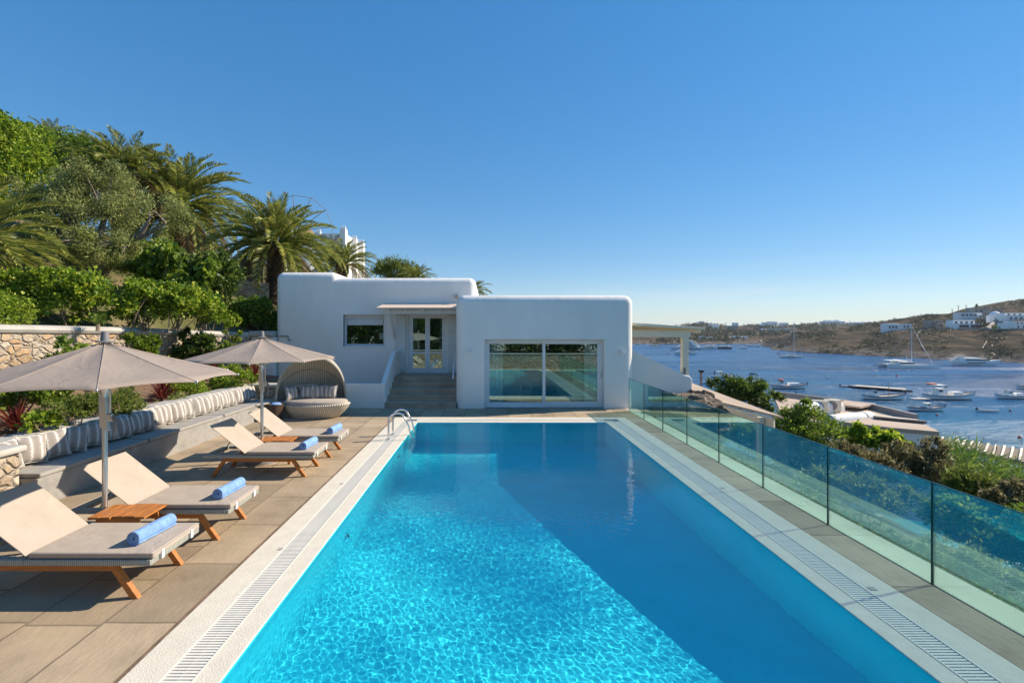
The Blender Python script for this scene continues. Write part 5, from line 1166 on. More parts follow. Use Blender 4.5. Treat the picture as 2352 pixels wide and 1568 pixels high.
r, Ln = boat('jet_ski', 'jet ski with rider passing behind the sailing catamaran', 'jet ski', 2072, 2083, 822); mb = MB(); rows = hull(mb, Ln * .8, Ln * .35, .4, .5, .8, .1); mb.build('hull', 'boat_white', r); MB().box(-.2 * Ln, .1 * Ln, -.2, .2, .4, .75).build('seat', 'boat_dark', r); MB().tube([(.12 * Ln, 0, .4), (.05 * Ln, 0, .95)], .08, 6).build('handlebar', 'boat_dark', r)
# floating platform
a = sea(1963, 890); b_ = sea(2079, 899); ra = thing('floating_platform', 'long narrow floating wooden platform behind the masted fishing boat', 'pontoon', (a + b_) / 2, 0, None, True)
MB().beam((a.x, a.y, SEA + .55), (b_.x, b_.y, SEA + .55), 3.2, .18).build('deck', 'boat_cream', ra)
for f in (.05, .35, .65, .95):
    c = a.lerp(b_, f); MB().box(c.x - 1.2, c.x + 1.2, c.y - 1.4, c.y + 1.4, SEA - .3, SEA + .45).build('float', 'boat_dark', ra)
for px, py, s, m_, lbl in ((1829, 901.5, 4, 'boat_dark', 'black buoy below the blue trimmed fishing boat'), (1900, 868.5, 3, 'boat_cream', 'pale buoy in open water above the grey inflatable'), (2060, 864, 4, 'red_buoy', 'red buoy above the masted fishing boat'), (1999, 930.5, 3.2, 'boat_dark', 'dark buoy near the moored open motorboat'),
                           (2152, 954, 4.5, 'red_buoy', 'red buoy just below the canopy boat'), (2320, 943.5, 4, 'red_buoy', 'red buoy right of the slim dinghy'), (2342, 1006, 6.5, 'orange', 'orange buoy close to shore at the right frame edge'), (2172, 889, 5, 'boat_dark', 'dark float marker behind the orange raft boat'), (1739, 860, 2.5, 'boat_dark', 'small dark buoy beside the grey rowing dinghy')):
    c = sea(px, py); k = s * .5 * c.y / F; bq = thing('buoy', lbl, 'buoy', (c.x, c.y, SEA), 0, 'mooring buoys in the bay')
    MB().ball((0, 0, k * .7), k, n=12, m=8).build('float', m_, bq, smooth=60); MB().tube([(0, 0, k * 1.6), (0, 0, k * 2.0)], k * .15, 6).build('eye', 'mast', bq)
# ------------------------------------------------------------------ hillside garden
GP = 'palms on the hillside'
palm('palm_tree', 'large date palm with thick dark trunk right beside the white house', at(634, 560, 24), 3.5, 100, at(628, 702, 24), 1, GP, .46, -.75)
palm('palm_tree', 'tall palm with drooping outer fronds behind the olive tree', at(410, 470, 27), 4.5, 100, at(405, 640, 27), 2, GP, .55, -.9)
palm('palm_tree', 'palm behind the olive crown, left of the tallest palm', at(288, 398, 24.5), 2.9, 70, at(273, 645, 24.5), 3, GP, .5, -.6)
palm('palm_tree', 'pair topped distant palm on the skyline above the ivy bank', at(118, 318, 40), 2.2, 34, at(118, 400, 40), 4, GP, .3, -.2)
palm('palm_tree', 'near palm whose fronds reach in from the left frame edge', at(-62, 545, 13), 2.75, 46, at(-70, 660, 13), 5, GP, .3, -.75, 96, 0, .014)
palm('palm_tree', 'palm just above the raised roof part, before the lattice tower', at(786, 606, 32), 2.5, 60, at(786, 720, 32), 6, GP, .4, -.4)
palm('palm_tree', 'small palm showing above the roof beside the feathery trees', at(956, 640, 34), 1.55, 44, at(956, 720, 34), 7, GP, .3, -.3)
palm('palm_tree', 'small palm peeking over the roof step next to the drain spout', at(1084, 672, 34), 1.5, 40, at(1084, 730, 34), 8, GP, .3, -.2)
# olive tree
ob = pxblobs(17, [(160, 440, 92, 50), (240, 455, 85, 55, .5), (105, 480, 52, 60), (330, 490, 78, 40), (195, 505, 80, 45, -.4), (205, 570, 78, 42, -1), (262, 580, 48, 40, -1), (385, 505, 34, 24), (215, 405, 60, 28), (140, 560, 50, 40, .6)], 1.3)
rg = np.random.default_rng(21); ol = thing('olive_tree', 'broad silver green olive tree with pale leaning trunks in the hillside garden', 'olive tree', at(195, 655, 17), 0, None, True)
q, C = foliage(ob, 52000, .10, rg, .27, 150, .3, .18, .55); np_quads('crown', q, 'leaf_olive', ol)
b0 = at(195, 660, 17); tm = MB()
for pts, r0 in (([(178, 665), (180, 620), (172, 580), (165, 520), (160, 470)], .20), ([(200, 668), (205, 615), (225, 560), (240, 500), (250, 450)], .19), ([(222, 660), (245, 618), (275, 585), (300, 555), (330, 530), (345, 500)], .17), ([(172, 580), (140, 540), (110, 500)], .11), ([(300, 555), (345, 535), (380, 512)], .10)):
    tm.tube([at(x, y, 16.8) for x, y in pts], [r0 * (1 - .75 * i / (len(pts) - 1)) for i in range(len(pts))], 8)
for c in C[:70]:
    p = min((at(x, y, 16.9) for x, y in ((172, 580), (165, 520), (240, 500), (300, 555), (345, 500), (225, 560), (110, 500), (380, 512))), key=lambda v: (v - Vector(c)).length); tm.tube([p, Vector(p).lerp(Vector(c), .5) + Vector((0, 0, .1)), c], [.05, .03, .012], 5)
tm.build('trunk', 'bark', ol, smooth=60)
# ivy bank upper left
plant('ivy_bank', 'sunlit bright green ivy mound at the upper left frame edge', 'ivy', at(10, 470, 19), pxblobs(19, [(15, 350, 60, 62), (-50, 330, 90, 70), (30, 300, 28, 28), (62, 390, 38, 45), (-20, 440, 70, 50)], 1.6), 30000, .12, 'leaf_bright', 31, None, 0, asp=.34, clump=.22, shell=.7, nc=700)
plant('ivy_bank', 'darker green ivy bank below the distant skyline palm', 'ivy', at(150, 420, 26), pxblobs(26, [(120, 352, 70, 34), (195, 350, 50, 30), (90, 380, 60, 40), (205, 385, 45, 35), (140, 335, 40, 20), (60, 330, 30, 24)], 1.8), 26000, .14, 'leaf_mid', 32, None, 0, asp=.34, clump=.25, shell=.6, nc=520, flowers=(5, .06, 'flower_pink'))
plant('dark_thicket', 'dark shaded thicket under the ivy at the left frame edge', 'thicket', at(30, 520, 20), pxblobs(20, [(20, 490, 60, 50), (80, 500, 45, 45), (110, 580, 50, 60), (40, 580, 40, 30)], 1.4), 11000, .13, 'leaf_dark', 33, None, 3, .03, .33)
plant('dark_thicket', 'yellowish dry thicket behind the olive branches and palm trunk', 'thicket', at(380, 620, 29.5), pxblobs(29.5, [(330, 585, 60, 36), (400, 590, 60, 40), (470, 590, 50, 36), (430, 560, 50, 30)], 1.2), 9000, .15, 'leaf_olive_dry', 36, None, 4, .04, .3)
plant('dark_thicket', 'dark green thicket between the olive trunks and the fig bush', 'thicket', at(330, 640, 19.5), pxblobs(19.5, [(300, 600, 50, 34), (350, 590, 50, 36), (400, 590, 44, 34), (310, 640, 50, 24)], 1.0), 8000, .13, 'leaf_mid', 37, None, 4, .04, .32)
plant('fig_bush', 'fig bush with large pale leaves beside the date palm trunk', 'bush', at(385, 690, 16.5), pxblobs(16.5, [(350, 618, 45, 32), (400, 605, 45, 34), (440, 625, 45, 40), (370, 655, 42, 30), (425, 665, 40, 28)], .8), 5200, .19, 'leaf_mid', 34, None, 9, .03, .5)
plant('bougainvillea', 'dark green bougainvillea with pink blossoms left of the date palm', 'bush', at(505, 690, 17.5), pxblobs(17.5, [(480, 615, 45, 35), (508, 640, 34, 42), (490, 670, 45, 26), (455, 650, 30, 30)], .9), 11000, .12, 'leaf_dark', 35, None, 4, .03, .4, flowers=(26, .05, 'flower_pink'))
# flowering shrub row on the terrace
HB = 'bright leafy shrubs along the terrace wall'
for i, (px, Y, bl, n, lbl) in enumerate(((70, 12.2, [(50, 650, 38, 26), (95, 665, 40, 36), (60, 690, 40, 34)], 4300, 'bright green leafy shrub next to the round clipped bush, left of the row'),
        (160, 12.4, [(140, 650, 42, 34), (185, 665, 40, 40), (150, 700, 50, 36)], 4600, 'bright leafy shrub in front of the olive trunks'), (230, 12.8, [(225, 668, 32, 38), (240, 705, 32, 34)], 3000, 'narrow bright shrub closing the left clump of the row'),
        (325, 13.4, [(315, 675, 36, 32), (340, 695, 40, 34), (310, 715, 26, 26)], 3600, 'bright shrub with bare pale stems below the fig bush'), (405, 13.9, [(390, 682, 38, 32), (425, 690, 36, 36), (405, 712, 40, 24)], 3900, 'bright shrub with many pale stems, between fig bush and bougainvillea'),
        (470, 14.6, [(462, 700, 32, 28), (490, 715, 30, 30)], 2600, 'deeper green leafy shrub under the bougainvillea'))):
    plant('leafy_shrub', lbl, 'shrub', at(px, 752, Y), pxblobs(Y, bl, .6), n, .105, 'leaf_bright', 40 + i, HB, 14, .017, .36, clump=.3, up=.5)
plant('round_bush', 'dense round light green bush at the left end of the wall top', 'bush', at(10, 745, 10.6), pxblobs(10.6, [(8, 715, 52, 32), (-40, 705, 50, 34)], .6), 9000, .06, 'leaf_bright', 47, None, 0, asp=.34, shell=.75, nc=260)
plant('climber', 'dark glossy climber tumbling beside the left house corner', 'ivy', at(590, 755, 18.2), pxblobs(18.2, [(585, 718, 48, 26), (605, 740, 30, 18), (550, 730, 30, 22), (575, 700, 40, 14)], .7), 9000, .10, 'leaf_mid', 48, None, 3, .02, .42, shell=.6)
plant('hanging_vine', 'thin yellowish vine hanging over the garden wall by the house', 'vine', at(532, 770, 15.6), pxblobs(15.6, [(533, 742, 22, 14), (532, 775, 14, 20), (540, 800, 12, 16), (520, 730, 26, 10)], .3), 1700, .085, 'leaf_bright', 49, None, 5, .01, .36)
# planting bed behind the bench
BG2 = 'shrubs in the bed behind the bench'
for i, (px, pb, Y, bl, n, lf, lm_, lbl, asp) in enumerate(((335, 850, 13, [(330, 800, 34, 30), (352, 828, 28, 26)], 1500, .14, 'leaf_mid', 'upright glossy shrub against the stone wall, left of the darker one', .34),
        (460, 862, 14.5, [(455, 790, 34, 30), (430, 815, 40, 26), (480, 812, 36, 34), (455, 838, 40, 22)], 3000, .13, 'leaf_dark', 'tall dark glossy shrub against the stone wall between the parasols', .34),
        (150, 860, 10.5, [(165, 796, 14, 14), (150, 830, 24, 20)], 380, .14, 'leaf_mid', 'small glossy shrub peeking above the nearest parasol', .34),
        (430, 925, 11.9, [(430, 900, 46, 26)], 4600, .05, 'leaf_bright', 'low rounded green bush behind the middle pillows', .34),
        (540, 902, 13.2, [(535, 872, 46, 30), (505, 885, 26, 18)], 5200, .055, 'leaf_bright', 'low rounded green bush behind the last pillows', .36),
        (385, 945, 10.9, [(388, 925, 28, 18)], 1300, .06, 'leaf_olive', 'feathery grey green tuft behind the middle pillows', .2),
        (265, 975, 9.0, [(262, 922, 44, 32), (290, 945, 30, 20)], 3800, .055, 'leaf_rosemary', 'lavender like bush with small mauve flowers behind the parasol pole', .24),
        (80, 960, 8.2, [(90, 885, 60, 22), (60, 905, 50, 26), (125, 905, 40, 26)], 3600, .075, 'leaf_mid', 'leafy green bush under the nearest parasol rim', .34),
        (150, 985, 7.8, [(150, 945, 50, 20), (190, 930, 30, 18)], 3000, .06, 'leaf_rosemary', 'low feathery green plant behind the fourth and fifth pillows', .2),
        (20, 905, 8.6, [(8, 880, 34, 24), (-20, 900, 40, 30)], 1100, .14, 'leaf_dark', 'big leaved glossy shrub at the left frame edge below the parasol', .5),
        (215, 890, 10.5, [(215, 875, 34, 16), (180, 880, 30, 14)], 1200, .09, 'leaf_mid', 'mixed leafy plant directly behind the crank of the nearest parasol', .34),
        (572, 870, 15.2, [(560, 848, 26, 18), (590, 855, 22, 16)], 900, .09, 'leaf_mid', 'leafy plant in the corner bed beside the farther parasol pole', .36),
        (110, 1000, 7.4, [(100, 965, 22, 16)], 500, .07, 'leaf_bright', 'small lime green plant beside the nearest red cordyline', .5))):
    plant('bed_shrub', lbl, 'shrub', at(px, pb, Y), pxblobs(Y, bl, .4), n, lf, lm_, 70 + i, BG2, 6, .012, asp, up=.4, flowers=(16, .015, 'flower_pink') if 'mauve' in lbl else None)
CG = 'red spiky cordylines in the bed'
for i, (px, py, Y, Lf, lbl) in enumerate(((38, 985, 7.7, .56, 'nearest dark red cordyline at the left frame edge behind the first pillows'), (372, 915, 11.2, .62, 'dark red cordyline midway along the bed behind the pillows'), (586, 868, 14.6, .66, 'dark red cordyline in the far corner beside the farther parasol pole'), (487, 862, 13.4, .45, 'small red cordyline half hidden by the nearest parasol tip'))):
    spiky('cordyline', lbl, at(px, py, Y), Lf, 60, 90 + i, 'leaf_red', .022, CG)
for i, (px, py, Y, lf, lbl) in enumerate(((165, 952, 8.3, .34, 'tuft of green fountain grass with a pale plume behind the pillows'), (470, 745, 14.4, .42, 'tuft of fine green grass on the wall top under the shrubs'), (225, 746, 11.8, .34, 'small grass tuft at the wall edge below the leafy shrubs'))):
    spiky('grass_tuft', lbl, at(px, py, Y), lf, 110, 95 + i, 'grass_blade', .006, 'grass tufts in the garden', 1.45, .5, 'grass')
# stone terraces on the hillside
tw_ = thing('terrace_wall', 'sunlit rubble terrace wall left of the date palm trunk', 'stone wall', at(580, 690, 21.5), 0, None, True)
MB().hex8([at(470, 720, 21.2), at(618, 720, 21.8), at(618, 720, 22.4), at(470, 720, 21.8), at(470, 636, 21.2), at(618, 650, 21.8), at(618, 650, 22.4), at(470, 636, 21.8)]).build('wall', 'rubble_far', tw_)
MB().hex8([at(470, 680, 23), at(604, 680, 23.4), at(604, 680, 24), at(470, 680, 23.6), at(470, 590, 23), at(604, 602, 23.4), at(604, 602, 24), at(470, 590, 23.6)]).build('wall', 'rubble_far', tw_)
tw2 = thing('terrace_wall', 'low rubble terrace wall half hidden behind the leafy shrub row', 'stone wall', at(250, 690, 15.6), 0, None, True)
MB().hex8([at(-60, 720, 14.8), at(470, 735, 17.4), at(470, 735, 18), at(-60, 720, 15.4), at(-60, 640, 14.8), at(470, 690, 17.4), at(470, 690, 18), at(-60, 640, 15.4)]).build('wall', 'rubble_far', tw2)
tw3 = thing('terrace_wall', 'rubble terrace wall glimpsed under the palm fronds at the left edge', 'stone wall', at(0, 560, 21), 0, None, True)
MB().hex8([at(-200, 640, 21), at(130, 640, 21), at(130, 640, 22), at(-200, 640, 22), at(-200, 455, 21), at(130, 500, 21), at(130, 500, 22), at(-200, 455, 22)]).build('wall', 'rubble_far', tw3)
# feathery trees above the roof
plant('tamarisk_tree', 'feathery dark green tree above the flat roof, behind the small palm', 'tree', at(905, 660, 46), pxblobs(46, [(905, 615, 34, 18), (880, 625, 22, 16), (935, 622, 24, 18), (920, 640, 40, 14)], 1.2), 9000, .24, 'leaf_rosemary', 55, None, 3, .12, .16, clump=.4, up=.7)
# lattice tower and windmill behind the palms
lt = thing('lattice_tower', 'white dovecote tower with cut lattice patterns and corner pinnacles behind the palm', 'tower', at(770, 720, 48), 0, None, True)
YT = 48; a0 = at(724, 720, YT); a1 = at(793, 536, YT)
MB().box(a0.x, a1.x, YT, YT + 4.2, a0.z - 1, a1.z).build('wall', 'far_white', lt)
def pinn(px, ytop, dy=0):
    c = at(px, ytop, YT); s = .36; g = MB().box(c.x - s * .8, c.x + s * .8, YT - .06 + dy, YT + .7 + dy, a0.z - 1, c.z - .25)
    for k in (-1, -.33, .33, 1): g.lathe([(.10, 0), (.07, .2), (.001, .42)], 8, (c.x + k * .2, YT + .3 + dy, c.z - .25))
    g.build('pinnacle', 'far_white', lt)
pinn(787, 520); pinn(797, 532, 2.4); pinn(805, 535, 3.9); pinn(729, 528)
def lat(px, py, kind, k=1.0):
    c = at(px, py, YT); g = MB(); y = YT - .03
    if kind == 't':
        for sx in (-1, 1): g.add([(c.x + sx * .05 * k, y, c.z - .13 * k), (c.x + sx * .3 * k, y, c.z - .13 * k), (c.x + sx * .05 * k, y, c.z + .15 * k)], [(0, 1, 2)] if sx > 0 else [(0, 2, 1)])
    if kind == 'o':
        for q in range(6):
            a = q * math.pi / 3; b2 = a + .8; g.add([(c.x + .06 * math.cos(a + .4), y, c.z + .06 * math.sin(a + .4)), (c.x + .42 * k * math.cos(a), y, c.z + .42 * k * math.sin(a)), (c.x + .42 * k * math.cos(b2), y, c.z + .42 * k * math.sin(b2))], [(0, 1, 2)])
    g.build('lattice_opening', 'far_stone', lt)
for px in (743, 777): lat(px, 548, 'o')
for q, py in enumerate((541, 546, 551, 556)): lat(760, py, 't', .6 + .3 * q)
for px in range(735, 782, 7): lat(px, 566, 't', .55); lat(px + 3, 572, 't', .5)
for px in (764, 771): lat(px, 585, 't', .6)
wm = thing('windmill', 'old windmill wheel of bare wooden spokes and ropes behind the date palm', 'windmill', at(682, 531, 60), 0, None, True)
c = at(682, 531, 60); rr = 83 * 60 / F
MB().lathe([(2.6, -12), (2.3, -1.2), (2.35, -1)], 24, (c.x - .3, 64, c.z)).build('tower', 'far_white', wm, smooth=40)
MB().lathe([(2.6, -1), (.05, 1.7)], 24, (c.x - .3, 64, c.z)).build('thatch_roof', 'palm_dry', wm, smooth=40)
MB().tube([(c.x, 62.5, c.z), (c.x, 59.2, c.z)], .18, 8).build('axle', 'boat_wood', wm)
tips = [c + Vector((rr * math.cos(a), 0, rr * math.sin(a))) for a in [R(7 + 30 * i) for i in range(12)]]
for tp in tips: MB().tube([c, tp], [.06, .035], 6).build('spoke', 'boat_wood', wm)
MB().tube([*tips, tips[0]], .03, 4).build('rim_rope', 'boat_wood', wm)

# ------------------------------------------------------------------ right side: pergola, rock, lower roofs, planting
pg = thing('pergola', 'cream painted pergola roof on a square post attached to the house side', 'pergola', (6.5, 15.4, .9), 0, None, True)
MB().hex8([(4.62, 15.0, 2.60), (7.1, 15.2, 2.46), (7.5, 21, 2.46), (4.62, 21, 2.60), (4.62, 15.0, 2.70), (7.15, 15.2, 2.53), (7.55, 21, 2.53), (4.62, 21, 2.70)]).build('roof', 'cream_paint', pg, bevel=.01)
MB().beam((4.62, 15.35, 2.34), (6.68, 15.35, 2.32), .14, .22).build('beam', 'cream_paint', pg, bevel=.006)
for i in range(11): MB().beam((4.7, 15.7 + i * .5, 2.54), (7.2, 15.7 + i * .5, 2.40), .06, .09).build('rafter', 'cream_paint', pg)
MB().box(6.41, 6.61, 15.25, 15.45, .9, 2.21).build('post', 'cream_paint', pg, bevel=.008)
MB().box(6.43, 6.50, 15.235, 15.25, 1.0, 1.22).build('post_ornament', 'grey_plastic', pg, bevel=.01)
sw = thing('stair_wall', 'white plastered wall sloping down beside the house towards the sea', 'wall', (5.5, 15.3, 0), 0, None, True)
MB().prism([(4.55, -2.5), (4.55, 1.90), (6.45, .99), (6.62, .95), (6.70, .85), (6.70, -2.5)], 'y', 15.18, 15.45).build('wall', 'plaster', sw, bevel=.05, seg=3)
rk_ = MB(); 
def rockmesh(name, c, rad, seed, label):
    rg = np.random.default_rng(seed); n, m_ = 110, 64; G = []; ph = rg.random((14, 3)) * 6.28; fq = rg.normal(size=(14, 3)) * 2.2
    for i in range(m_ + 1):
        t_ = math.pi * (.02 + .96 * i / m_); row = []
        for j in range(n):
            a = 2 * math.pi * j / n; u = np.array([math.sin(t_) * math.cos(a), math.sin(t_) * math.sin(a), math.cos(t_)])
            k = 1 + sum(.085 * .80 ** q * (1 - 2 * abs(math.sin(float(fq[q] @ u) * 1.32 ** q + ph[q][0]))) for q in range(14)) + .05 * abs(math.sin(u[2] * 11 + u[0] * 3))
            s = np.sign(u) * np.abs(u) ** .78
            row.append(tuple(np.array(c) + np.array(rad) * s * k))
        G.append(row)
    o = MB().sheet(G[::-1], True).build(name, 'rock', smooth=50); tag(o, label, 'rock', 'boulders beyond the balustrade'); return o
rockmesh('boulder', (6.05, 14.0, -.15), (1.05, 1.05, .72), 4, 'long layered brown boulder just beyond the glass balustrade')
rockmesh('boulder', (6.75, 14.85, .02), (.5, .35, .52), 8, 'smaller squarish boulder behind the long one, against the white wall')
cn = thing('canopy_roof', 'tan topped lower canopy roof with cream post beyond the boulder', 'canopy', (9.7, 18, -.5), 0, None, True)
MB().hex8([(10.2, 16.0, -.62), (10.25, 23.2, -.28), (8.6, 23.2, -.30), (9.2, 18.6, -.46), (10.2, 16.0, -.54), (10.25, 23.2, -.20), (8.6, 23.2, -.22), (9.2, 18.6, -.38)]).build('roof', 'roof_screed', cn)
MB().hex8([(9.16, 18.4, -.80), (10.0, 16.25, -1.0), (10.08, 16.3, -1.0), (9.24, 18.45, -.80), (9.16, 18.4, -.49), (10.0, 16.25, -.635), (10.08, 16.3, -.635), (9.24, 18.45, -.49)]).build('beam', 'cream_paint', cn)
MB().box(9.64, 9.82, 16.5, 16.68, -4.2, -.64).build('post', 'cream_paint', cn, bevel=.008); MB().beam((9.2, 18.7, -.66), (9.73, 16.5, -.80), .14, .2).build('beam', 'cream_paint', cn)
# lower flat roofed house by the water
lh = thing('beach_house', 'low white flat roofed house near the shore with tan roof terraces', 'house', (26, 30, -8), 0, None, True)
def roofpoly(pts, z, th, wall):
    pl = [(p.x, p.y) for p in pts]
    MB().prism(pl, 'z', z - th, z).build('roof', 'roof_screed', lh); cx = sum(p[0] for p in pl) / len(pl); cy_ = sum(p[1] for p in pl) / len(pl)
    ins = [(cx + (p[0] - cx) * .97, cy_ + (p[1] - cy_) * .97) for p in pl]; MB().prism(ins, 'z', z - wall, z - th - .003).build('wall', 'plaster', lh)
def zp(px, py, z): Y = F * (H - z) / (py - VY); return at(px, py, Y)
roofpoly([zp(1934, 968, -3), zp(2046, 981.5, -3), zp(2158, 991, -3), zp(2112, 967.5, -3), zp(2007, 957, -3)], -3.0, .22, 5)
roofpoly([zp(1777, 910, -4.1), zp(1800, 960, -4.1), zp(2012, 985, -4.1), zp(2110, 966, -4.1), zp(2012, 940, -4.1), zp(1929, 930, -4.1)], -4.1, .2, 6)
pl_ = [zp(1777, 905, -4.0), zp(1929, 924.5, -4.0), zp(2010, 938, -4.0), zp(2105, 961, -4.0)]
for i in range(3):
    a, b_ = pl_[i], pl_[i + 1]; MB().beam((a.x, a.y, -4.05), (b_.x, b_.y, -4.05), .3, .75).build('parapet', 'parapet_grey', lh)
for (xa, ya, xb, yb, r0) in ((1835, 940, 1925, 930, .50), (1906, 966, 2003, 957, .40)):
    a = zp(xa, ya, -3.6); b_ = zp(xb, yb, -3.6); d_ = (b_ - a).normalized()
    MB().tube([a - d_ * .0, a.lerp(b_, .5), b_ - d_ * .3, b_], [r0, r0, r0, r0 * .75], 18).build('barrel_vault', 'plaster', lh, smooth=60)
    MB().tube([b_ - d_ * 1.0, b_ - d_ * .8], [r0 * 1.09, r0 * 1.09], 18).build('vault_rib', 'plaster', lh, smooth=60)
    MB().beam(a - Vector((0, 0, r0)), b_ - Vector((0, 0, r0)), r0 * 2, r0 * 2).build('wall', 'plaster', lh)
b1 = zp(1925, 928, -3.9); b2 = zp(1995, 936, -3.9)
MB().beam((b1.x, b1.y, -3.75), (b2.x, b2.y, -3.75), 3.2, .14).build('porch_roof', 'roof_screed', lh); pp_ = zp(1958, 944, -4.6); MB().box(pp_.x - .15, pp_.x + .15, pp_.y - .15, pp_.y + .15, -5.4, -3.82).build('porch_post', 'cream_paint', lh)
for i, (xa, ya, xb, yb) in enumerate(((2007, 955, 2108, 966), (2010, 958, 2128, 969))):
    a = zp(xa, ya, -2.9); b_ = zp(xb, yb, -2.9); MB().beam(a, b_, .35, .12).build('pergola_beam', 'slat_wood' if i else 'cream_paint', lh)
for i, (px, py, lbl) in enumerate(((1882, 945, 'outdoor air conditioner half hidden by the olive bush on the lower roof'), (1912, 943, 'beige outdoor air conditioner with round fan grille on the lower roof'))):
    c = zp(px, py, -3.9); t = thing('air_conditioner', lbl, 'air conditioner', (c.x, c.y, -4.02), R(-25), 'air conditioners on the lower roof')
    MB().box(-.55, .55, -.2, .2, .1, 1.0).build('case', 'cream_paint', t, bevel=.03); G = MB().lathe([(.001, 0), (.36, 0), (.36, .03), (.30, .035), (.001, .01)], 20); G.V = [(v[0] - .1, -.205 - v[2], .55 + v[1]) for v in G.V]; G.build('fan_grille', 'grey_plastic', t)
    for x in (-.4, .4): MB().box(x - .05, x + .05, -.18, .18, 0, .1).build('foot', 'grey_plastic', t)
# slatted beach pergola at the right edge
wp = thing('beach_pergola', 'brown slatted beach pergola with pale battens at the right frame edge', 'pergola', (34, 27, -5), 0, None, True)
c0, c1, c2, c3 = zp(2150, 1017, -5), zp(2420, 1075, -5), zp(2420, 1042, -5), zp(2158, 1004, -5)
MB().prism([(p.x, p.y) for p in (c0, c1, c2, c3)], 'z', -5.06, -5.0).build('slatted_roof', 'slat_wood', wp)
for i in range(14):
    f = (i + .5) / 14; MB().beam(c0.lerp(c1, f) + Vector((0, 0, .06)), c3.lerp(c2, f) + Vector((0, 0, .06)), .10, .08).build('batten', 'cream_paint', wp)
for p, q in ((c0, c1), (c3, c2)): MB().beam(p - Vector((0, 0, .15)), q - Vector((0, 0, .15)), .14, .18).build('beam', 'slat_wood', wp)
for f in (.02, .3, .6, .95):
    p = c0.lerp(c1, f); MB().box(p.x - .1, p.x + .1, p.y - .1, p.y + .1, -10.5, -5.2).build('post', 'cream_paint', wp)
lpst = thing('lamp_post', 'thin wooden post with a small dark lamp below the pergola', 'lamp post', at(1610, 882, 40), 0, None, True)
p = at(1610.5, 882, 40); MB().tube([p - Vector((0, 0, 4)), at(1610.5, 855, 40)], .07, 6).build('post', 'boat_wood', lpst); q = at(1610.5, 855, 40); MB().box(q.x - .16, q.x + .16, 39.85, 40.15, q.z, q.z + .2).build('lamp_head', 'boat_dark', lpst); MB().beam(at(1606, 869, 40), at(1614, 868, 40), .06, .06).build('crossbar', 'boat_wood', lpst)
# shrubs on the slope
SG = 'shrubs on the slope below the balustrade'
for i, (px, pb, Y, bl, n, lf, lm_, lbl, asp) in enumerate((
        (1700, 960, 25, [(1660, 882, 26, 16), (1700, 890, 38, 22), (1745, 905, 36, 24), (1690, 910, 50, 20), (1770, 925, 26, 20)], 9000, .17, 'leaf_dark', 'dark olive bush behind the tan canopy roof', .24),
        (1860, 1070, 18.5, [(1815, 992, 40, 36), (1860, 972, 42, 40), (1910, 1000, 36, 42), (1775, 1015, 40, 30), (1830, 1040, 70, 36), (1895, 1045, 50, 30), (1848, 938, 18, 18)], 17000, .12, 'leaf_mid', 'big dense green bush beside the canopy post', .24),
        (2010, 1080, 13.5, [(1985, 1020, 30, 24), (2030, 1015, 34, 20), (2060, 1028, 24, 16), (1970, 1000, 8, 22)], 3800, .13, 'leaf_bright', 'vivid light green bush below the lower house wall', .42),
        (1980, 1090, 11.5, [(1950, 1050, 40, 26), (1990, 1062, 44, 24), (2040, 1075, 40, 24)], 7500, .085, 'leaf_olive_dry', 'grey brown olive shrub just above the glass rim, left one', .2),
        (2110, 1110, 11.8, [(2090, 1050, 45, 30), (2130, 1070, 45, 34), (2080, 1090, 46, 24), (2150, 1030, 28, 20), (2140, 1110, 40, 22)], 10500, .085, 'leaf_olive_dry', 'large grey olive shrub near the lower house corner', .2),
        (2215, 1150, 10.5, [(2190, 1110, 34, 26), (2230, 1105, 40, 30), (2275, 1120, 32, 28), (2220, 1140, 46, 22)], 9000, .085, 'leaf_rosemary', 'soft feathery green tamarisk shrub before the beach pergola', .13),
        (2320, 1190, 9.6, [(2300, 1155, 34, 26), (2350, 1145, 36, 36), (2330, 1185, 46, 24), (2270, 1165, 26, 16)], 6500, .085, 'leaf_olive_dry', 'dry olive shrub at the right frame edge', .2),
        (1960, 1140, 9.3, [(1900, 1110, 60, 28), (1990, 1130, 60, 28), (2060, 1150, 50, 26)], 6500, .085, 'leaf_olive', 'silvery shrub seen through the glass panels, left one', .18),
        (2200, 1230, 8.3, [(2180, 1185, 50, 34), (2240, 1215, 54, 34), (2300, 1250, 46, 30)], 6500, .08, 'leaf_bright', 'yellow green shrub seen through the glass at the right', .3),
        (2180, 1300, 7.0, [(2160, 1265, 46, 26), (2220, 1290, 54, 26), (2290, 1320, 50, 26)], 4500, .07, 'leaf_olive', 'pale low shrub seen through the nearest glass panels', .18),
        (1690, 1010, 19, [(1660, 985, 50, 26), (1730, 1005, 46, 30)], 5200, .13, 'leaf_mid', 'green bush behind the boulder and canopy post', .24),
        (2400, 1300, 8.0, [(2380, 1225, 50, 50), (2340, 1270, 40, 30)], 4500, .085, 'leaf_mid', 'green shrub behind the nearest glass panel at the frame edge', .26))):
    plant('slope_shrub', lbl, 'shrub', at(px, pb, Y), pxblobs(Y, bl), n, lf, lm_, 110 + i, SG, 7, .03, asp, clump=.34, up=.6)
rg = np.random.default_rng(78); n = 26000; gx_ = 4.75 + 11 * rg.random(n) ** 1.3; gy_ = rg.uniform(-3, 15, n)
cl = np.array([math.sin(x * 2.1 + 1.3 * math.sin(y * 1.7)) + math.sin(y * 2.6 - x) for x, y in zip(gx_, gy_)])
gz_ = np.array([slopez(x, y) for x, y in zip(gx_, gy_)]) + .1 + rg.random(n) * (.35 + .16 * cl)
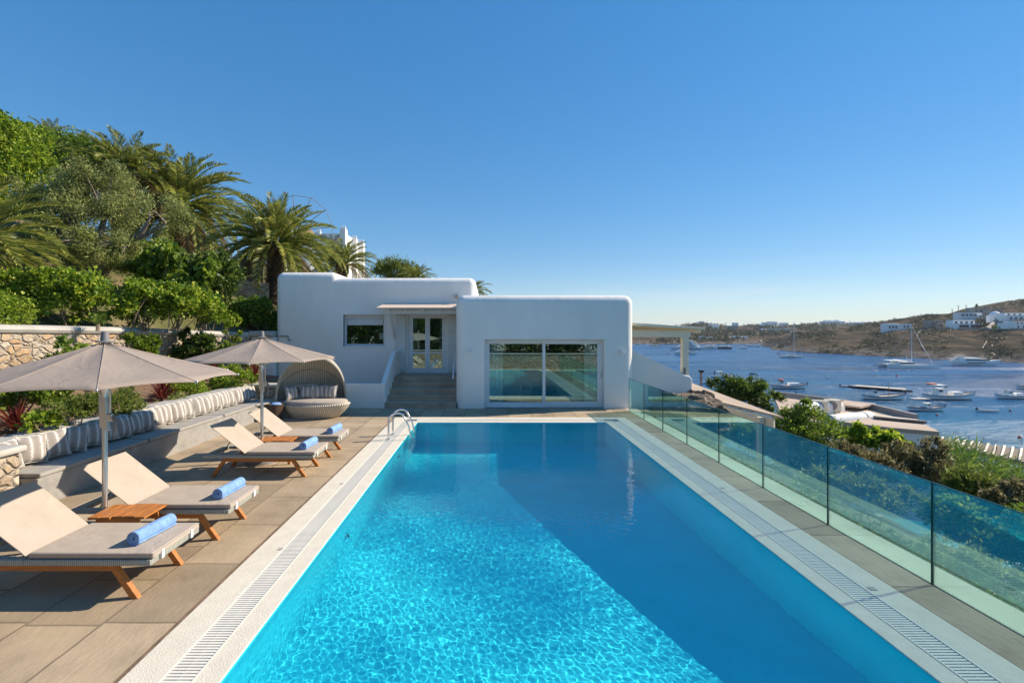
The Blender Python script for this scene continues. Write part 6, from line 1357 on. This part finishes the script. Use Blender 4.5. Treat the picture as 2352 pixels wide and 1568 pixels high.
tag(np_quads('ground_cover', leafquads(np.stack([gx_, gy_, gz_], 1), unit(rg.normal(size=(n, 3)) + [0, 0, .5]), .10 + .12 * rg.random(n), .03 + .03 * rg.random(n), rg), 'leaf_dark'), 'dense dark ground cover on the slope below the balustrade', 'ground cover', kind='stuff')
rd_ = thing('reed_clump', 'tall bright reeds swaying before the beach pergola', 'reeds', at(2230, 1110, 13), 0, None, True); rg = np.random.default_rng(77); Q = []; st = MB()
for i in range(170):
    px = rg.uniform(2165, 2345); py = 1052 + (px - 2165) * .28 + rg.normal() * 14; Y = 13 + rg.normal() * .6; top = at(px, py - rg.random() * 22, Y); bt = at(px + rg.normal() * 6, py + 95, Y)
    st.tube([bt, bt.lerp(top, .6) + Vector((.03, 0, 0)), top], [.012, .010, .004], 4, False)
    for j in range(14):
        p = np.array(bt.lerp(top, .35 + .65 * rg.random())); d_ = unit(np.array([rg.normal() + .5, rg.normal() * .7, .55 + rg.random() * .5])); Q.append(leafquads(p[None], d_[None], [.38 + .2 * rg.random()], [.017], rg, .1))
np_quads('leaf_blades', np.concatenate(Q), 'grass_blade', rd_); st.build('stem', 'grass_blade', rd_)
# planting on the terrace behind the camera, mirrored in the door glass
for i, (x, lbl) in enumerate(((-12.2, 'hedge bush on the near terrace against the hillside'), (-8, 'hedge bush on the near terrace mirrored in the terrace door glass'), (-3.6, 'hedge bush on the near terrace, left of the camera'), (3.8, 'hedge bush on the near terrace, right of the camera'), (7.0, 'hedge bush on the near terrace at its sea end'))):
    plant('hedge_bush', lbl, 'bush', (x, -3, .8), [(x + d_, -3.4, 2.6, 1.5, .9, 2.0) for d_ in (-1.4, 0, 1.4)], 14000, .20, 'leaf_dark', 140 + i, 'hedge on the near terrace', 3, .03, .34)
plant('hedge_bush', 'hedge bush on the near terrace straight behind the camera', 'bush', (0, -5, .8), [(d_, -5.2, 2.8, 1.4, .9, 2.3) for d_ in (-1.6, 0, 1.6)], 8000, .20, 'leaf_dark', 149, 'hedge on the near terrace', 3, .03, .34)
# ------------------------------------------------------------------ the air over the bay
m = bpy.data.materials.new('haze_air'); m.use_nodes = True; t = m.node_tree; t.nodes.clear()
o = t.nodes.new('ShaderNodeOutputMaterial'); pv = t.nodes.new('ShaderNodeVolumePrincipled')
pv.inputs['Color'].default_value = (.82, .90, 1, 1); pv.inputs['Density'].default_value = .00011; pv.inputs['Anisotropy'].default_value = .2
t.links.new(pv.outputs[0], o.inputs['Volume']); MATS['haze_air'] = m
hz = MB().box(-1600, 3600, -400, 4600, -15, 70).build('haze', 'haze_air'); hz['kind'] = 'stuff'; hz['label'] = 'thin pale haze over the bay and its hills'
